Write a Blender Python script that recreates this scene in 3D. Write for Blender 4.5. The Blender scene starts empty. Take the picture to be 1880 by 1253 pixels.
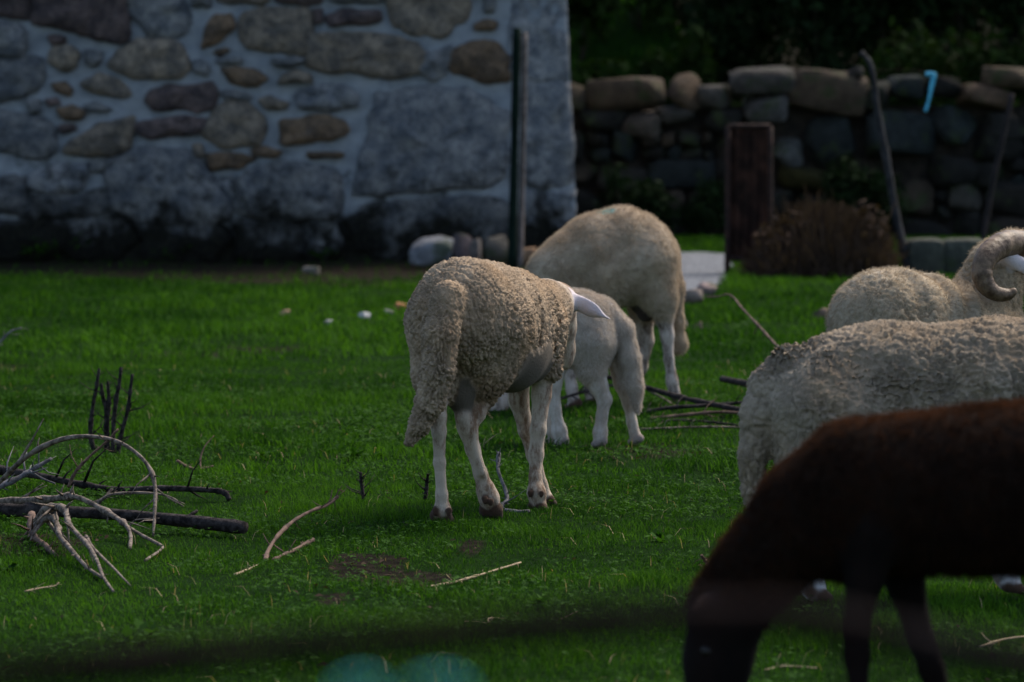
import bpy, math, random
import numpy as np
from mathutils import Vector, Matrix

# ------------------------------------------------------------------ camera, world, sun, exposure
SC = bpy.context.scene
FPX, HCAM, PITCH = 7050.0, 1.043, math.atan(381.5 / 7050.0)      # lens in photo pixels, camera height, downward pitch
cam_d = bpy.data.cameras.new('camera'); cam = bpy.data.objects.new('camera', cam_d)
SC.collection.objects.link(cam); SC.camera = cam
cam.location = (0, 0, HCAM); cam.rotation_euler = (math.pi / 2 - PITCH, 0, 0)
cam_d.sensor_width = 36.0; cam_d.lens = 135.0; cam_d.clip_start = 0.1; cam_d.clip_end = 2000
cam_d.dof.use_dof = True; cam_d.dof.focus_distance = 10.25; cam_d.dof.aperture_fstop = 5.8

SUN_EL, SUN_AZ = math.radians(50), math.radians(42)              # sun behind the yard, to the right
world = bpy.data.worlds.new('World'); SC.world = world; world.use_nodes = True
wn = world.node_tree.nodes; wl = world.node_tree.links
bg = wn['Background']; sky = wn.new('ShaderNodeTexSky'); sky.sky_type = 'NISHITA'; sky.sun_disc = False
sky.sun_elevation = SUN_EL; sky.sun_rotation = SUN_AZ; sky.air_density = 1.0; sky.dust_density = 2.0
wl.new(sky.outputs[0], bg.inputs[0]); bg.inputs[1].default_value = 0.10
sd = bpy.data.lights.new('sun', 'SUN'); sun = bpy.data.objects.new('sun', sd); SC.collection.objects.link(sun)
sd.energy = 2.0; sd.angle = math.radians(24); sd.color = (1.0, 0.90, 0.76)
to_sun = Vector((math.sin(SUN_AZ) * math.cos(SUN_EL), math.cos(SUN_AZ) * math.cos(SUN_EL), math.sin(SUN_EL)))
sun.rotation_euler = to_sun.to_track_quat('Z', 'Y').to_euler()
vs = SC.view_settings; vs.view_transform = 'Standard'; vs.look = 'None'; vs.exposure = 1.32; vs.gamma = 1.0
vs.use_curve_mapping = False
SC.cycles.use_denoising = True; SC.cycles.max_bounces = 6; SC.cycles.diffuse_bounces = 3
SC.cycles.use_adaptive_sampling = True; SC.cycles.adaptive_threshold = 0.006

rng = np.random.default_rng(7); random.seed(7)
COL = SC.collection

# ------------------------------------------------------------------ helpers
def ray(px, py):
    u = (px - 940.0) / FPX; v = -(py - 626.5) / FPX
    return np.array([u, math.cos(PITCH) + v * math.sin(PITCH), -math.sin(PITCH) + v * math.cos(PITCH)])
CAM = np.array([0, 0, HCAM])
def P(px, py, Y):
    d = ray(px, py); return CAM + d * (Y / d[1])
def G(px, py, h=0.0):
    d = ray(px, py); return CAM + d * ((h - HCAM) / d[2])
def GD(py): return G(940, py)[1]

def tag(o, label=None, cat=None, group=None, kind=None):
    if label: o['label'] = label
    if cat: o['category'] = cat
    if group: o['group'] = group
    if kind: o['kind'] = kind
    return o

def mk_mesh(name, v, f, smooth=True):
    v = np.asarray(v, dtype=np.float32)
    me = bpy.data.meshes.new(name)
    if isinstance(f, np.ndarray):
        n, k = f.shape
        me.vertices.add(len(v)); me.vertices.foreach_set('co', v.ravel())
        me.loops.add(n * k); me.loops.foreach_set('vertex_index', f.astype(np.int32).ravel())
        me.polygons.add(n); me.polygons.foreach_set('loop_start', np.arange(0, n * k, k, dtype=np.int32))
        try: me.polygons.foreach_set('loop_total', np.full(n, k, dtype=np.int32))
        except Exception: pass
        me.update(calc_edges=True); me.validate()
    else:
        me.from_pydata(v.tolist(), [], f); me.update()
    if smooth: me.shade_smooth()
    return me

def link(name, me, mat=None, parent=None, loc=None):
    o = bpy.data.objects.new(name, me); COL.objects.link(o)
    if mat is not None and me is not None and not len(me.materials): me.materials.append(mat)
    if parent is not None: o.parent = parent
    if loc is not None: o.location = [float(a) for a in loc]
    return o

def empty(name, loc):
    o = bpy.data.objects.new(name, None); COL.objects.link(o); o.location = [float(a) for a in loc]
    o.empty_display_size = 0.1
    return o

def fattr(me, name, arr):
    a = me.attributes.new(name, 'FLOAT', 'POINT'); a.data.foreach_set('value', np.asarray(arr, dtype=np.float32))

# numpy noise
def _hash(ix, iy, iz, s):
    h = (ix.astype(np.int64) * 374761393 + iy.astype(np.int64) * 668265263 + iz.astype(np.int64) * 2147483647 + s * 974711) & 0x7fffffff
    h = ((h ^ (h >> 13)) * 1274126177) & 0x7fffffff
    h = ((h ^ (h >> 15)) * 461845907) & 0x7fffffff
    return ((h ^ (h >> 14)) & 0xffffff) / float(0xffffff)
def vnoise(p, s=0):
    p = np.asarray(p, float)
    if p.shape[1] == 2: p = np.c_[p, np.zeros(len(p))]
    i = np.floor(p).astype(np.int64); f = p - i; f = f * f * (3 - 2 * f)
    r = 0
    for a in (0, 1):
        for b in (0, 1):
            for c in (0, 1):
                w = (f[:, 0] if a else 1 - f[:, 0]) * (f[:, 1] if b else 1 - f[:, 1]) * (f[:, 2] if c else 1 - f[:, 2])
                r = r + w * _hash(i[:, 0] + a, i[:, 1] + b, i[:, 2] + c, s)
    return r * 2 - 1
def fbm(p, s=0, o=3):
    r = 0; a = 1.0
    for k in range(o): r = r + a * vnoise(np.asarray(p) * 2 ** k, s + k); a *= 0.5
    return r
def worley(p, s=0):
    i = np.floor(p).astype(np.int64); f1 = np.full(len(p), 9.0); f2 = f1.copy()
    for a in (-1, 0, 1):
        for b in (-1, 0, 1):
            for c in (-1, 0, 1):
                j = i + np.array([a, b, c])
                q = np.stack([_hash(j[:, 0], j[:, 1], j[:, 2], s + t) for t in (11, 22, 33)], 1) + j
                d = np.sqrt(((q - p) ** 2).sum(1))
                n1 = np.minimum(f1, d); f2 = np.minimum(f2, np.maximum(f1, d)); f1 = n1
    return f1, f2
def sstep(a, b, x):
    t = np.clip((np.asarray(x, float) - a) / (b - a), 0, 1); return t * t * (3 - 2 * t)

# ------------------------------------------------------------------ materials
class NT:
    def __init__(s, name):
        s.m = bpy.data.materials.new(name); s.m.use_nodes = True
        s.n = s.m.node_tree.nodes; s.l = s.m.node_tree.links; s.b = s.n['Principled BSDF']; s.out = s.n['Material Output']
    def node(s, t, ins=None, **kw):
        n = s.n.new(t)
        for k, v in kw.items(): setattr(n, k, v)
        for k, v in (ins or {}).items(): s.put(n.inputs[k], v)
        return n
    def put(s, sock, v):
        if isinstance(v, bpy.types.NodeSocket): s.l.new(v, sock)
        elif isinstance(v, tuple) and len(v) == 3 and sock.type == 'RGBA': sock.default_value = (*v, 1)
        else: sock.default_value = v
    def pos(s): return s.node('ShaderNodeNewGeometry').outputs['Position']
    def obj(s): return s.node('ShaderNodeTexCoord').outputs['Object']
    def noise(s, vec, scale, detail=4, rough=0.6, dist=0.0):
        return s.node('ShaderNodeTexNoise', {'Vector': vec, 'Scale': scale, 'Detail': detail, 'Roughness': rough, 'Distortion': dist}).outputs['Fac']
    def ramp(s, fac, a, b):
        return s.node('ShaderNodeMapRange', {'Value': fac, 'From Min': a, 'From Max': b}, interpolation_type='SMOOTHSTEP').outputs[0]
    def mix(s, fac, a, b, bt='MIX'):
        n = s.n.new('ShaderNodeMix'); n.data_type = 'RGBA'; n.blend_type = bt
        s.put(n.inputs[0], fac); s.put(n.inputs[6], a); s.put(n.inputs[7], b)
        return n.outputs[2]
    def math(s, op, a, b=0.0):
        n = s.node('ShaderNodeMath', operation=op); s.put(n.inputs[0], a); s.put(n.inputs[1], b); return n.outputs[0]
    def attr(s, name): return s.node('ShaderNodeAttribute', attribute_name=name).outputs['Fac']
    def vscale(s, vec, sc):
        n = s.node('ShaderNodeMapping', {'Vector': vec}); n.inputs['Scale'].default_value = sc; return n.outputs[0]
    def bump(s, h, strength, dist):
        s.l.new(s.node('ShaderNodeBump', {'Height': h, 'Strength': strength, 'Distance': dist}).outputs[0], s.b.inputs['Normal'])
    def fin(s, col, rough=0.8, spec=0.3):
        s.put(s.b.inputs['Base Color'], col); s.put(s.b.inputs['Roughness'], rough); s.b.inputs['Specular IOR Level'].default_value = spec
        return s.m

def simple(name, c1, c2, scale, rough=0.85, bump=0.0, bscale=None, spec=0.25):
    t = NT(name); p = t.pos()
    f = t.ramp(t.noise(p, scale), 0.35, 0.65)
    if bump: t.bump(t.noise(p, bscale or scale * 3, 6), 0.8, bump)
    return t.fin(t.mix(f, c1, c2), rough, spec)

def wall_mat(name, stone):
    t = NT(name); p = t.pos()
    if stone:
        base = t.node('ShaderNodeObjectInfo').outputs['Color']
        n1 = t.ramp(t.noise(p, 7, 6, 0.7), 0.32, 0.7); n2 = t.noise(p, 45, 4, 0.7)
        col = t.mix(n1, t.mix(1.0, base, (0.5, 0.54, 0.6), 'MULTIPLY'), t.mix(1.0, base, (1.5, 1.42, 1.32), 'MULTIPLY'))
        col = t.mix(t.ramp(n2, 0.45, 0.62), col, t.mix(1.0, col, (0.5, 0.5, 0.52), 'MULTIPLY'))
        lich = t.ramp(t.noise(p, 11, 5, 0.75), 0.62, 0.72)
        col = t.mix(t.math('MULTIPLY', lich, 0.6), col, (0.30, 0.33, 0.34))
        t.bump(t.noise(p, 16, 10, 0.8), 1.0, 0.12)
    else:
        n1 = t.noise(p, 5, 5, 0.65)
        col = t.mix(t.ramp(n1, 0.3, 0.7), (0.25, 0.275, 0.30), (0.40, 0.425, 0.45))
        t.bump(t.noise(p, 20, 8, 0.75), 1.0, 0.05)
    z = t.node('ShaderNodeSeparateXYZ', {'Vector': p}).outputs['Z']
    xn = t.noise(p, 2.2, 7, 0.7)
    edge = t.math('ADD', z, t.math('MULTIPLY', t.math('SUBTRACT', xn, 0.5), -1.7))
    moss_shade = t.math('SUBTRACT', 1.0, t.ramp(edge, 0.15, 0.46))  # dark moss along the wall foot, with the shade there painted in too
    moss_shade_col = t.mix(t.ramp(t.noise(p, 30, 4), 0.4, 0.7), (0.008, 0.008, 0.006), (0.026, 0.026, 0.015))
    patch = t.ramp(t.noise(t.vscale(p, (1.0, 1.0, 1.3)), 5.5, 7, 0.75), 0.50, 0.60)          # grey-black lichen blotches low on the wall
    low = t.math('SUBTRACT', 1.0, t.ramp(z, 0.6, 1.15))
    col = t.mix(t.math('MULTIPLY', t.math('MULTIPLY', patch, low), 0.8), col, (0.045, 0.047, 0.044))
    col = t.mix(moss_shade, col, moss_shade_col)
    return t.fin(col, 0.92, 0.2)
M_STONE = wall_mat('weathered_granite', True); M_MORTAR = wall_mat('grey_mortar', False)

def fieldstone():
    t = NT('field_stone'); p = t.pos(); base = t.node('ShaderNodeObjectInfo').outputs['Color']
    col = t.mix(t.ramp(t.noise(p, 9, 6, 0.7), 0.3, 0.7), t.mix(1.0, base, (0.55, 0.55, 0.55), 'MULTIPLY'), t.mix(1.0, base, (1.3, 1.25, 1.2), 'MULTIPLY'))
    nz = t.node('ShaderNodeSeparateXYZ', {'Vector': t.node('ShaderNodeNewGeometry').outputs['Normal']}).outputs['Z']
    col = t.mix(t.math('MULTIPLY', t.ramp(t.noise(p, 5, 5), 0.52, 0.66), 0.7), col, (0.035, 0.05, 0.018))
    t.bump(t.noise(p, 18, 7, 0.7), 1.0, 0.03)
    return t.fin(col, 0.92, 0.2)
M_FIELD = fieldstone()

def ground_mat():
    t = NT('turf_soil'); p = t.pos()
    n = t.noise(p, 1.2, 6, 0.6); n2 = t.noise(p, 25, 6, 0.7)
    soil = t.mix(t.ramp(n2, 0.35, 0.7), (0.010, 0.0085, 0.006), (0.030, 0.024, 0.017))
    turf = t.mix(t.ramp(n2, 0.3, 0.7), (0.004, 0.014, 0.002), (0.012, 0.038, 0.004))
    bare = t.attr('bare')
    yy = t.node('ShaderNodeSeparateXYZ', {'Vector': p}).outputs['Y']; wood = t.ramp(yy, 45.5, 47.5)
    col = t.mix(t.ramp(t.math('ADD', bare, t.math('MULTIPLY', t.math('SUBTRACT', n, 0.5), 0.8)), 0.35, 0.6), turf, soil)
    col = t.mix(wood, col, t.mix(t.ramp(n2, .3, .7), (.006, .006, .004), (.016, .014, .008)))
    t.bump(t.noise(p, 60, 6, 0.7), 1.0, 0.02)
    return t.fin(col, 1.0, 0.02)
M_GROUND = ground_mat()

def leaf_mat(name, lo, hi, trans=0.35, rough=0.55, spec=0.3, at='rnd'):
    t = NT(name)
    f = t.attr(at)
    col = t.mix(f, lo, hi); t.fin(col, rough, spec)
    tr = t.node('ShaderNodeBsdfTranslucent', {'Color': t.mix(1.0, col, (1.3, 1.35, 0.6), 'MULTIPLY')})
    ms = t.node('ShaderNodeMixShader', {'Fac': trans}); t.l.new(t.b.outputs[0], ms.inputs[1]); t.l.new(tr.outputs[0], ms.inputs[2])
    t.l.new(ms.outputs[0], t.out.inputs['Surface'])
    return t.m
M_GRASS = leaf_mat('grass_blade', (0.008, 0.034, 0.0025), (0.048, 0.124, 0.010), 0.34, 0.85, 0.05)
M_CLOVER = leaf_mat('clover_leaf', (0.008, 0.036, 0.003), (0.040, 0.104, 0.011), 0.3, 0.8, 0.06)
M_DARKLEAF = leaf_mat('dark_leaf', (0.005, 0.012, 0.004), (0.012, 0.028, 0.007), 0.15, 0.8, 0.08)
M_BUSHLEAF = leaf_mat('bush_leaf', (0.006, 0.015, 0.003), (0.020, 0.042, 0.007), 0.25, 0.8, 0.06)
M_DRYLEAF = leaf_mat('dry_bracken', (0.020, 0.013, 0.010), (0.062, 0.040, 0.029), 0.15, 0.9, 0.05)
M_DRYGRASS = leaf_mat('dry_straw', (0.20, 0.15, 0.07), (0.36, 0.27, 0.15), 0.2, 0.7, 0.2)
M_TRUNK = simple('tree_bark', (0.018, 0.014, 0.010), (0.045, 0.036, 0.026), 6, 0.95, 0.02)
M_BARK_DARK = simple('dark_bark', (0.010, 0.008, 0.008), (0.048, 0.039, 0.037), 40, 0.9, 0.012, 90, spec=.1)
M_BARK_PALE = simple('pale_bark', (0.045, 0.032, 0.024), (0.21, 0.165, 0.13), 55, 0.85, 0.004, 120)
M_BARK_RED = simple('reddish_bark', (0.05, 0.028, 0.02), (0.14, 0.085, 0.06), 26, 0.85, 0.004, 120)
M_BARK_GREY = simple('silvery_bark', (0.05, 0.046, 0.048), (0.15, 0.14, 0.145), 40, 0.8, 0.003, 120)
M_STRAW = simple('straw', (0.20, 0.15, 0.085), (0.34, 0.26, 0.16), 30, 0.8)
M_RUST = simple('rusty_iron', (0.012, 0.007, 0.006), (0.036, 0.017, 0.012), 20, 0.9, 0.003)
M_PAINT = simple('dark_green_paint', (0.003, 0.008, 0.006), (0.006, 0.014, 0.010), 25, 0.9, spec=0.05)
M_TWINE = simple('blue_twine', (0.05, 0.30, 0.46), (0.10, 0.46, 0.62), 60, 0.7)
M_TWINE2 = simple('turquoise_rope', (0.05, 0.40, 0.44), (0.10, 0.62, 0.64), 40, 0.7)
M_GRAVEL = simple('pale_gravel', (0.07, 0.078, 0.09), (0.20, 0.21, 0.23), 30, 0.95, 0.04, 40)
M_TILE = simple('roof_tile', (0.12, 0.05, 0.03), (0.22, 0.09, 0.05), 4, 0.9)

# ------------------------------------------------------------------ ground
SOIL = [(G(735, 1068)[:2], 0.13, 0.22, .9), (G(600, 1100)[:2], 0.07, 0.14, 0.7), (G(870, 1010)[:2], 0.07, 0.22, 0.75), (G(1180, 830)[:2], 0.25, 0.5, 0.5), (G(420, 640)[:2], 0.5, 1.2, 0.5), (G(40, 680)[:2], 0.35, 0.8, 0.45),
        (G(1085, 870)[:2], 0.08, 0.12, 0.5), (G(60, 1000)[:2], 0.22, 0.3, 0.5), (G(655, 1035)[:2], 0.1, 0.3, 0.8)]
def bareness(x, y):
    b = np.zeros(len(x))
    wob = fbm(np.c_[x, y] * 4.0, 5) * 0.35
    for (c, rx, ry, a) in SOIL:
        r = np.sqrt(((x - c[0]) / rx) ** 2 + ((y - c[1]) / ry) ** 2) + wob
        b = np.maximum(b, a * (1 - sstep(0.5, 1.25, r)))
    edge = 27.2 + 1.3 * fbm(np.c_[x, y] * 1.1, 9)
    b = np.maximum(b, 1.0 * sstep(edge - 1.6, edge + 0.8, y) * (1 - sstep(0.3, 0.9, x)) * (y < 32.5))
    return b
def gz(x, y):
    x = np.asarray(x, float); y = np.asarray(y, float); p = np.c_[x.ravel(), y.ravel()]
    z = 0.012 * fbm(p * 0.9, 3) * sstep(3, 7, y.ravel())
    z += 0.010 * vnoise(p * 3.1, 8)
    xx, yy = p[:, 0], p[:, 1]
    bank = sstep(39.6, 45.0, yy) * (1.3 + 1.25 * (1 - sstep(1.6, 2.6, xx)))
    z = z + bank + sstep(47, 110, yy) * 16 + sstep(110, 320, yy) * 30
    return z.reshape(x.shape)
ax = np.unique(np.r_[np.linspace(-300, -12, 15), np.linspace(-12, -5, 15), np.linspace(-5, 6, 111), np.linspace(6, 14, 15), np.linspace(14, 300, 15)])
ay = np.unique(np.r_[np.linspace(-60, 5, 12), np.linspace(5, 15, 101), np.linspace(15, 46, 125), np.linspace(46, 110, 25), np.linspace(110, 400, 12)])
gx, gy = np.meshgrid(ax, ay); nx_, ny_ = len(ax), len(ay)
idx = np.arange(nx_ * ny_).reshape(ny_, nx_)
gf = np.stack([idx[:-1, :-1], idx[:-1, 1:], idx[1:, 1:], idx[1:, :-1]], -1).reshape(-1, 4)
gme = mk_mesh('ground', np.c_[gx.ravel(), gy.ravel(), gz(gx, gy).ravel()], gf)
fattr(gme, 'bare', bareness(gx.ravel(), gy.ravel()))
tag(link('ground', gme, M_GROUND), 'grassy paddock ground with patches of bare soil', 'ground', kind='structure')

# gravel path by the building corner
pp = [G(1120, 468), G(1344, 468), G(1340, 490), G(1326, 515), G(1302, 540), G(1240, 556), G(1120, 560)]
PATH = np.array(pp)[:, :2]
def in_path(x, y):
    c = np.zeros(len(x), bool); n = len(PATH)
    for i in range(n):
        a, b = PATH[i], PATH[(i + 1) % n]
        if abs(b[1] - a[1]) < 1e-6: continue
        s = ((a[1] > y) != (b[1] > y)) & (x < (b[0] - a[0]) * (y - a[1]) / (b[1] - a[1]) + a[0]); c ^= s
    return c
px_ = np.arange(PATH[:, 0].min(), PATH[:, 0].max(), 0.06); py_ = np.arange(PATH[:, 1].min(), PATH[:, 1].max(), 0.06)
qx, qy = np.meshgrid(px_, py_); qi = np.arange(qx.size).reshape(qx.shape)
cx = (qx[:-1, :-1] + 0.03).ravel(); cy = (qy[:-1, :-1] + 0.03).ravel(); keep = in_path(cx, cy)
qf = np.stack([qi[:-1, :-1], qi[:-1, 1:], qi[1:, 1:], qi[1:, :-1]], -1).reshape(-1, 4)[keep]
qz = gz(qx, qy) + 0.012 + 0.01 * np.abs(vnoise(np.c_[qx.ravel(), qy.ravel()] * 9, 4)).reshape(qx.shape)
tag(link('path', mk_mesh('path', np.c_[qx.ravel(), qy.ravel(), qz.ravel()], qf), M_GRAVEL), 'pale gravel path beside the building corner', 'path', kind='structure')

# ------------------------------------------------------------------ stone building
WY = GD(480)
bld = empty('stone_building', (0, WY, 0)); tag(bld, 'grey stone building with rubble wall and large corner blocks', 'building')
c0, c1 = P(1043, 0, WY), P(1064, 470, WY)
def corner_x(z): return c1[0] + (c0[0] - c1[0]) * (z - c1[2]) / (c0[2] - c1[2])
HB = 8.5  # unseen upper wall, raised so its shadow reaches further over the grass
zs = np.linspace(-0.3, HB, 190); us = np.linspace(0, 1, 180)
zz, uu = np.meshgrid(zs, us, indexing='ij'); XL = -8.0
fx = XL + uu * (corner_x(zz) - 0.012 - XL)
fy = 0.018 * fbm(np.c_[fx.ravel(), zz.ravel()] * 5, 12).reshape(fx.shape)
fy[:, -1] = 0.0
nv = fx.size; ii = np.arange(nv).reshape(fx.shape)
vv = np.c_[fx.ravel(), fy.ravel(), zz.ravel()]
ff = np.stack([ii[:-1, :-1], ii[:-1, 1:], ii[1:, 1:], ii[1:, :-1]], -1).reshape(-1, 4).tolist()
side = np.c_[corner_x(zs) - 0.012, np.full(len(zs), 6.0), zs]; vv = np.r_[vv, side]; s0 = nv
for k in range(len(zs) - 1): ff.append([int(ii[k, -1]), s0 + k, s0 + k + 1, int(ii[k + 1, -1])])
ls = np.c_[np.full(len(zs), XL), np.full(len(zs), 6.0), zs]; l0 = len(vv); vv = np.r_[vv, ls]
for k in range(len(zs) - 1): ff.append([l0 + k, int(ii[k, 0]), int(ii[k + 1, 0]), l0 + k + 1]); ff.append([s0 + k, l0 + k, l0 + k + 1, s0 + k + 1])
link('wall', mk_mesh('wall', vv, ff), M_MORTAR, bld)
rv = [(XL - .3, -.35, HB), (corner_x(HB) + .3, -.35, HB), (corner_x(HB) + .3, 6.35, HB), (XL - .3, 6.35, HB), (XL - .3, 3, HB + 1.6), (corner_x(HB) + .3, 3, HB + 1.6)]
link('roof', mk_mesh('roof', np.array(rv), [[0, 1, 5, 4], [2, 3, 4, 5], [1, 2, 5], [3, 0, 4], [3, 2, 1, 0]], False), M_TILE, bld)

def chaikin(p, n=2):
    p = np.asarray(p, float)
    for _ in range(n):
        q = np.roll(p, -1, 0); p = np.stack([p * .75 + q * .25, p * .25 + q * .75], 1).reshape(-1, p.shape[1])
    return p
GREY, LGREY, BROWN, TAN, PURP, DARK = (.34, .35, .355), (.41, .425, .44), (.31, .215, .14), (.39, .33, .26), (.23, .175, .165), (.23, .235, .235)
def wall_stone(pts, col, proud=0.085, seed=0, smooth=2, name='stone'):
    w = np.array([P(a, b, WY) for a, b in pts])[:, [0, 2]]
    w = w.mean(0) + (w - w.mean(0)) * (1.19 if smooth == 2 else 1.02)
    if smooth == 2:                                                  # broken, angular outline
        m_ = (w + np.roll(w, -1, 0)) / 2; e_ = np.roll(w, -1, 0) - w; jn = np.array([random.uniform(-.09, .09) for _ in w])[:, None]
        w = np.stack([w, m_ + np.c_[-e_[:, 1], e_[:, 0]] * jn], 1).reshape(-1, 2); smooth = 1
    ar = 0.5 * np.sum(w[:, 0] * np.roll(w[:, 1], -1) - np.roll(w[:, 0], -1) * w[:, 1])
    if ar < 0: w = w[::-1]
    o = chaikin(w, smooth)
    seg = np.r_[0, np.cumsum(np.sqrt(((np.roll(o, -1, 0) - o) ** 2).sum(1)))]; N = 36
    t = np.linspace(0, seg[-1], N, endpoint=False); oc = np.r_[o, o[:1]]
    o = np.c_[np.interp(t, seg, oc[:, 0]), np.interp(t, seg, oc[:, 1])]
    c = o.mean(0)
    o = c + (o - c) * (1.0 + 0.06 * vnoise(o * 14, seed + 40) + 0.035 * vnoise(o * 38, seed + 41))[:, None]
    size = math.sqrt(abs(ar)); pr = proud * (0.7 + 0.5 * random.random()) * min(1.0, size / 0.22 + 0.25)
    ins = min(0.055, size * 0.17)
    verts = []; rings = [(0, -0.06), (0, 0.1 * pr), (0.35, 0.62 * pr), (1.0, 0.92 * pr)]
    d = o - c; L = np.sqrt((d ** 2).sum(1))[:, None]
    for (q, out) in rings:
        verts.append(np.c_[c + d / L * np.maximum(L - q * ins, L * .5), np.full(N, -out)])
    for sc, out in ((.62, 1.05 * pr), (.28, 1.1 * pr)):
        verts.append(np.c_[c + d / L * np.maximum(L - ins, L * .5) * sc, np.full(N, -out)])
    v = np.r_[np.concatenate(verts), [[c[0], c[1], -1.1 * pr]]]
    n = fbm(np.c_[v[:, :2] * 11, np.full(len(v), seed * 3.1)], seed + 3); v[N:, 2] += n[N:] * 0.032 * min(1, size / .25)
    R = len(rings) + 2; f = []
    for r in range(R - 1):
        for k in range(N): a, b = r * N + k, r * N + (k + 1) % N; f.append([a, b, b + N, a + N])
    for k in range(N): f.append([(R - 1) * N + k, (R - 1) * N + (k + 1) % N, R * N])
    vw = np.c_[v[:, 0] - c[0], v[:, 2], v[:, 1] - c[1]]
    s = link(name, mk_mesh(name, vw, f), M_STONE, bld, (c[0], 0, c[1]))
    j = 0.85 + 0.3 * random.random(); s.color = (col[0] * j, col[1] * j, col[2] * j, 1)
    return s
STONES = [
 ([(-30,-30),(54,-30),(56,30),(38,36),(-30,30)],PURP),([(80,-30),(229,-30),(231,60),(213,76),(160,68),(74,46)],PURP),
 ([(243,-12),(335,-2),(347,44),(319,68),(279,64),(243,28)],GREY),([(343,-25),(391,-25),(387,14),(355,14)],GREY),([(403,-30),(490,-30),(487,8),(407,6)],TAN),
 ([(393,28),(423,28),(431,52),(399,78),(371,86),(379,52)],BROWN),([(455,30),(510,18),(559,20),(568,48),(565,94),(519,96),(459,84),(445,70)],TAN),
 ([(-25,42),(44,52),(52,80),(40,104),(-25,108)],GREY),([(88,66),(118,66),(122,78),(97,84)],PURP),([(92,92),(124,86),(144,100),(138,126),(116,131),(94,120)],TAN),
 ([(154,94),(188,96),(187,113),(173,124),(157,115)],GREY),([(222,96),(255,74),(297,76),(331,87),(345,116),(335,138),(275,146),(222,132),(210,118)],TAN),
 ([(-25,120),(52,108),(74,114),(82,140),(68,164),(40,176),(-25,180)],GREY),([(96,154),(120,150),(134,164),(127,176),(102,168)],BROWN),
 ([(152,152),(183,137),(215,147),(239,172),(224,181),(180,172),(157,164)],TAN),([(354,114),(371,110),(385,124),(379,140),(355,132)],GREY),
 ([(284,166),(315,156),(383,150),(395,168),(387,199),(359,207),(295,203),(268,188)],PURP),([(407,124),(440,125),(475,134),(488,146),(475,157),(451,161),(423,153)],BROWN),
 ([(391,97),(415,88),(424,94),(403,106)],BROWN),([(519,138),(540,129),(567,138),(572,152),(513,156)],TAN),([(50,182),(75,184),(77,205),(56,209)],GREY),
 ([(82,182),(105,179),(112,192),(92,197)],PURP),([(106,200),(132,192),(154,204),(150,218),(116,219)],BROWN),([(156,195),(180,188),(204,200),(192,208),(160,206)],GREY),
 ([(-30,200),(40,211),(80,223),(98,243),(97,277),(72,288),(24,276),(-30,258)],GREY),([(130,260),(178,231),(240,214),(240,240),(230,276),(171,286),(123,280)],TAN),
 ([(255,228),(311,217),(372,218),(374,236),(343,248),(276,255),(256,243)],PURP),([(108,232),(136,228),(140,240),(116,248)],PURP),
 ([(376,244),(398,200),(423,187),(459,199),(485,227),(483,255),(451,265),(394,260)],TAN),([(476,182),(495,175),(527,187),(523,201),(490,200)],TAN),
 ([(547,178),(575,162),(630,158),(652,172),(652,195),(610,205),(558,198)],LGREY),([(524,222),(570,214),(625,222),(640,240),(606,258),(524,264)],BROWN),
 ([(379,284),(423,280),(466,290),(439,310),(390,314)],BROWN),([(463,276),(487,268),(517,278),(503,290),(467,286)],BROWN),([(563,280),(626,280),(624,291),(572,295)],BROWN),
 ([(354,266),(372,266),(376,288),(358,288)],TAN),([(205,335),(236,290),(280,278),(332,280),(362,298),(386,334),(415,370),(400,400),(280,405),(225,385)],GREY),
 ([(158,298),(218,291),(204,312),(166,318)],GREY),([(60,320),(100,303),(152,303),(160,324),(144,348),(88,354),(50,340)],LGREY),([(-30,328),(40,324),(48,360),(40,392),(-30,392)],DARK),
 ([(50,362),(140,362),(190,345),(200,385),(140,400),(50,400)],DARK),([(395,335),(430,325),(438,372),(418,365)],LGREY),
 ([(444,330),(490,308),(550,302),(598,312),(618,340),(622,378),(598,402),(520,404),(444,388)],GREY),
 ([(-30,402),(60,405),(110,408),(120,450),(60,478),(-30,478)],DARK),([(130,408),(230,400),(250,440),(220,474),(130,470)],DARK),([(262,412),(390,410),(420,440),(390,478),(270,476)],DARK),
 ([(432,402),(540,412),(556,450),(540,480),(440,478)],DARK),([(566,408),(624,398),(632,440),(620,482),(566,480)],GREY),
 ([(716,-30),(857,-30),(850,37),(815,64),(765,62),(722,46)],TAN),([(600,33),(637,15),(691,20),(693,40),(662,47),(612,50)],PURP),
 ([(577,75),(624,64),(674,62),(732,75),(772,95),(757,130),(724,141),(658,130),(582,125)],TAN),([(778,100),(828,84),(830,108),(820,137),(790,149),(774,130)],GREY),
 ([(834,97),(863,80),(905,80),(932,106),(928,147),(894,148),(827,130)],BROWN),([(872,46),(894,36),(912,42),(908,56),(873,57)],BROWN),([(886,-25),(914,-25),(907,20),(889,20)],GREY),
 ([(505,-30),(590,-30),(586,6),(560,10),(510,6)],PURP),([(604,-30),(700,-30),(698,4),(640,6),(606,0)],GREY),([(575,18),(592,16),(594,40),(578,44)],PURP),
 ([(500,106),(540,104),(560,112),(530,124),(502,120)],GREY),([(398,108),(436,104),(446,114),(404,118)],GREY),([(400,168),(452,170),(462,182),(414,182)],GREY)]
BIG = [([(688,165),(932,162),(935,345),(832,350),(732,356),(655,360),(646,345),(654,315),(676,250),(680,208)],LGREY),
 ([(640,374),(760,364),(936,358),(938,440),(905,484),(640,484)],DARK)]
for k, (pts, c) in enumerate(STONES): wall_stone(pts, c, seed=k)
for k, (pts, c) in enumerate(BIG): wall_stone(pts, c, 0.07, 90 + k, 1)
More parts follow.
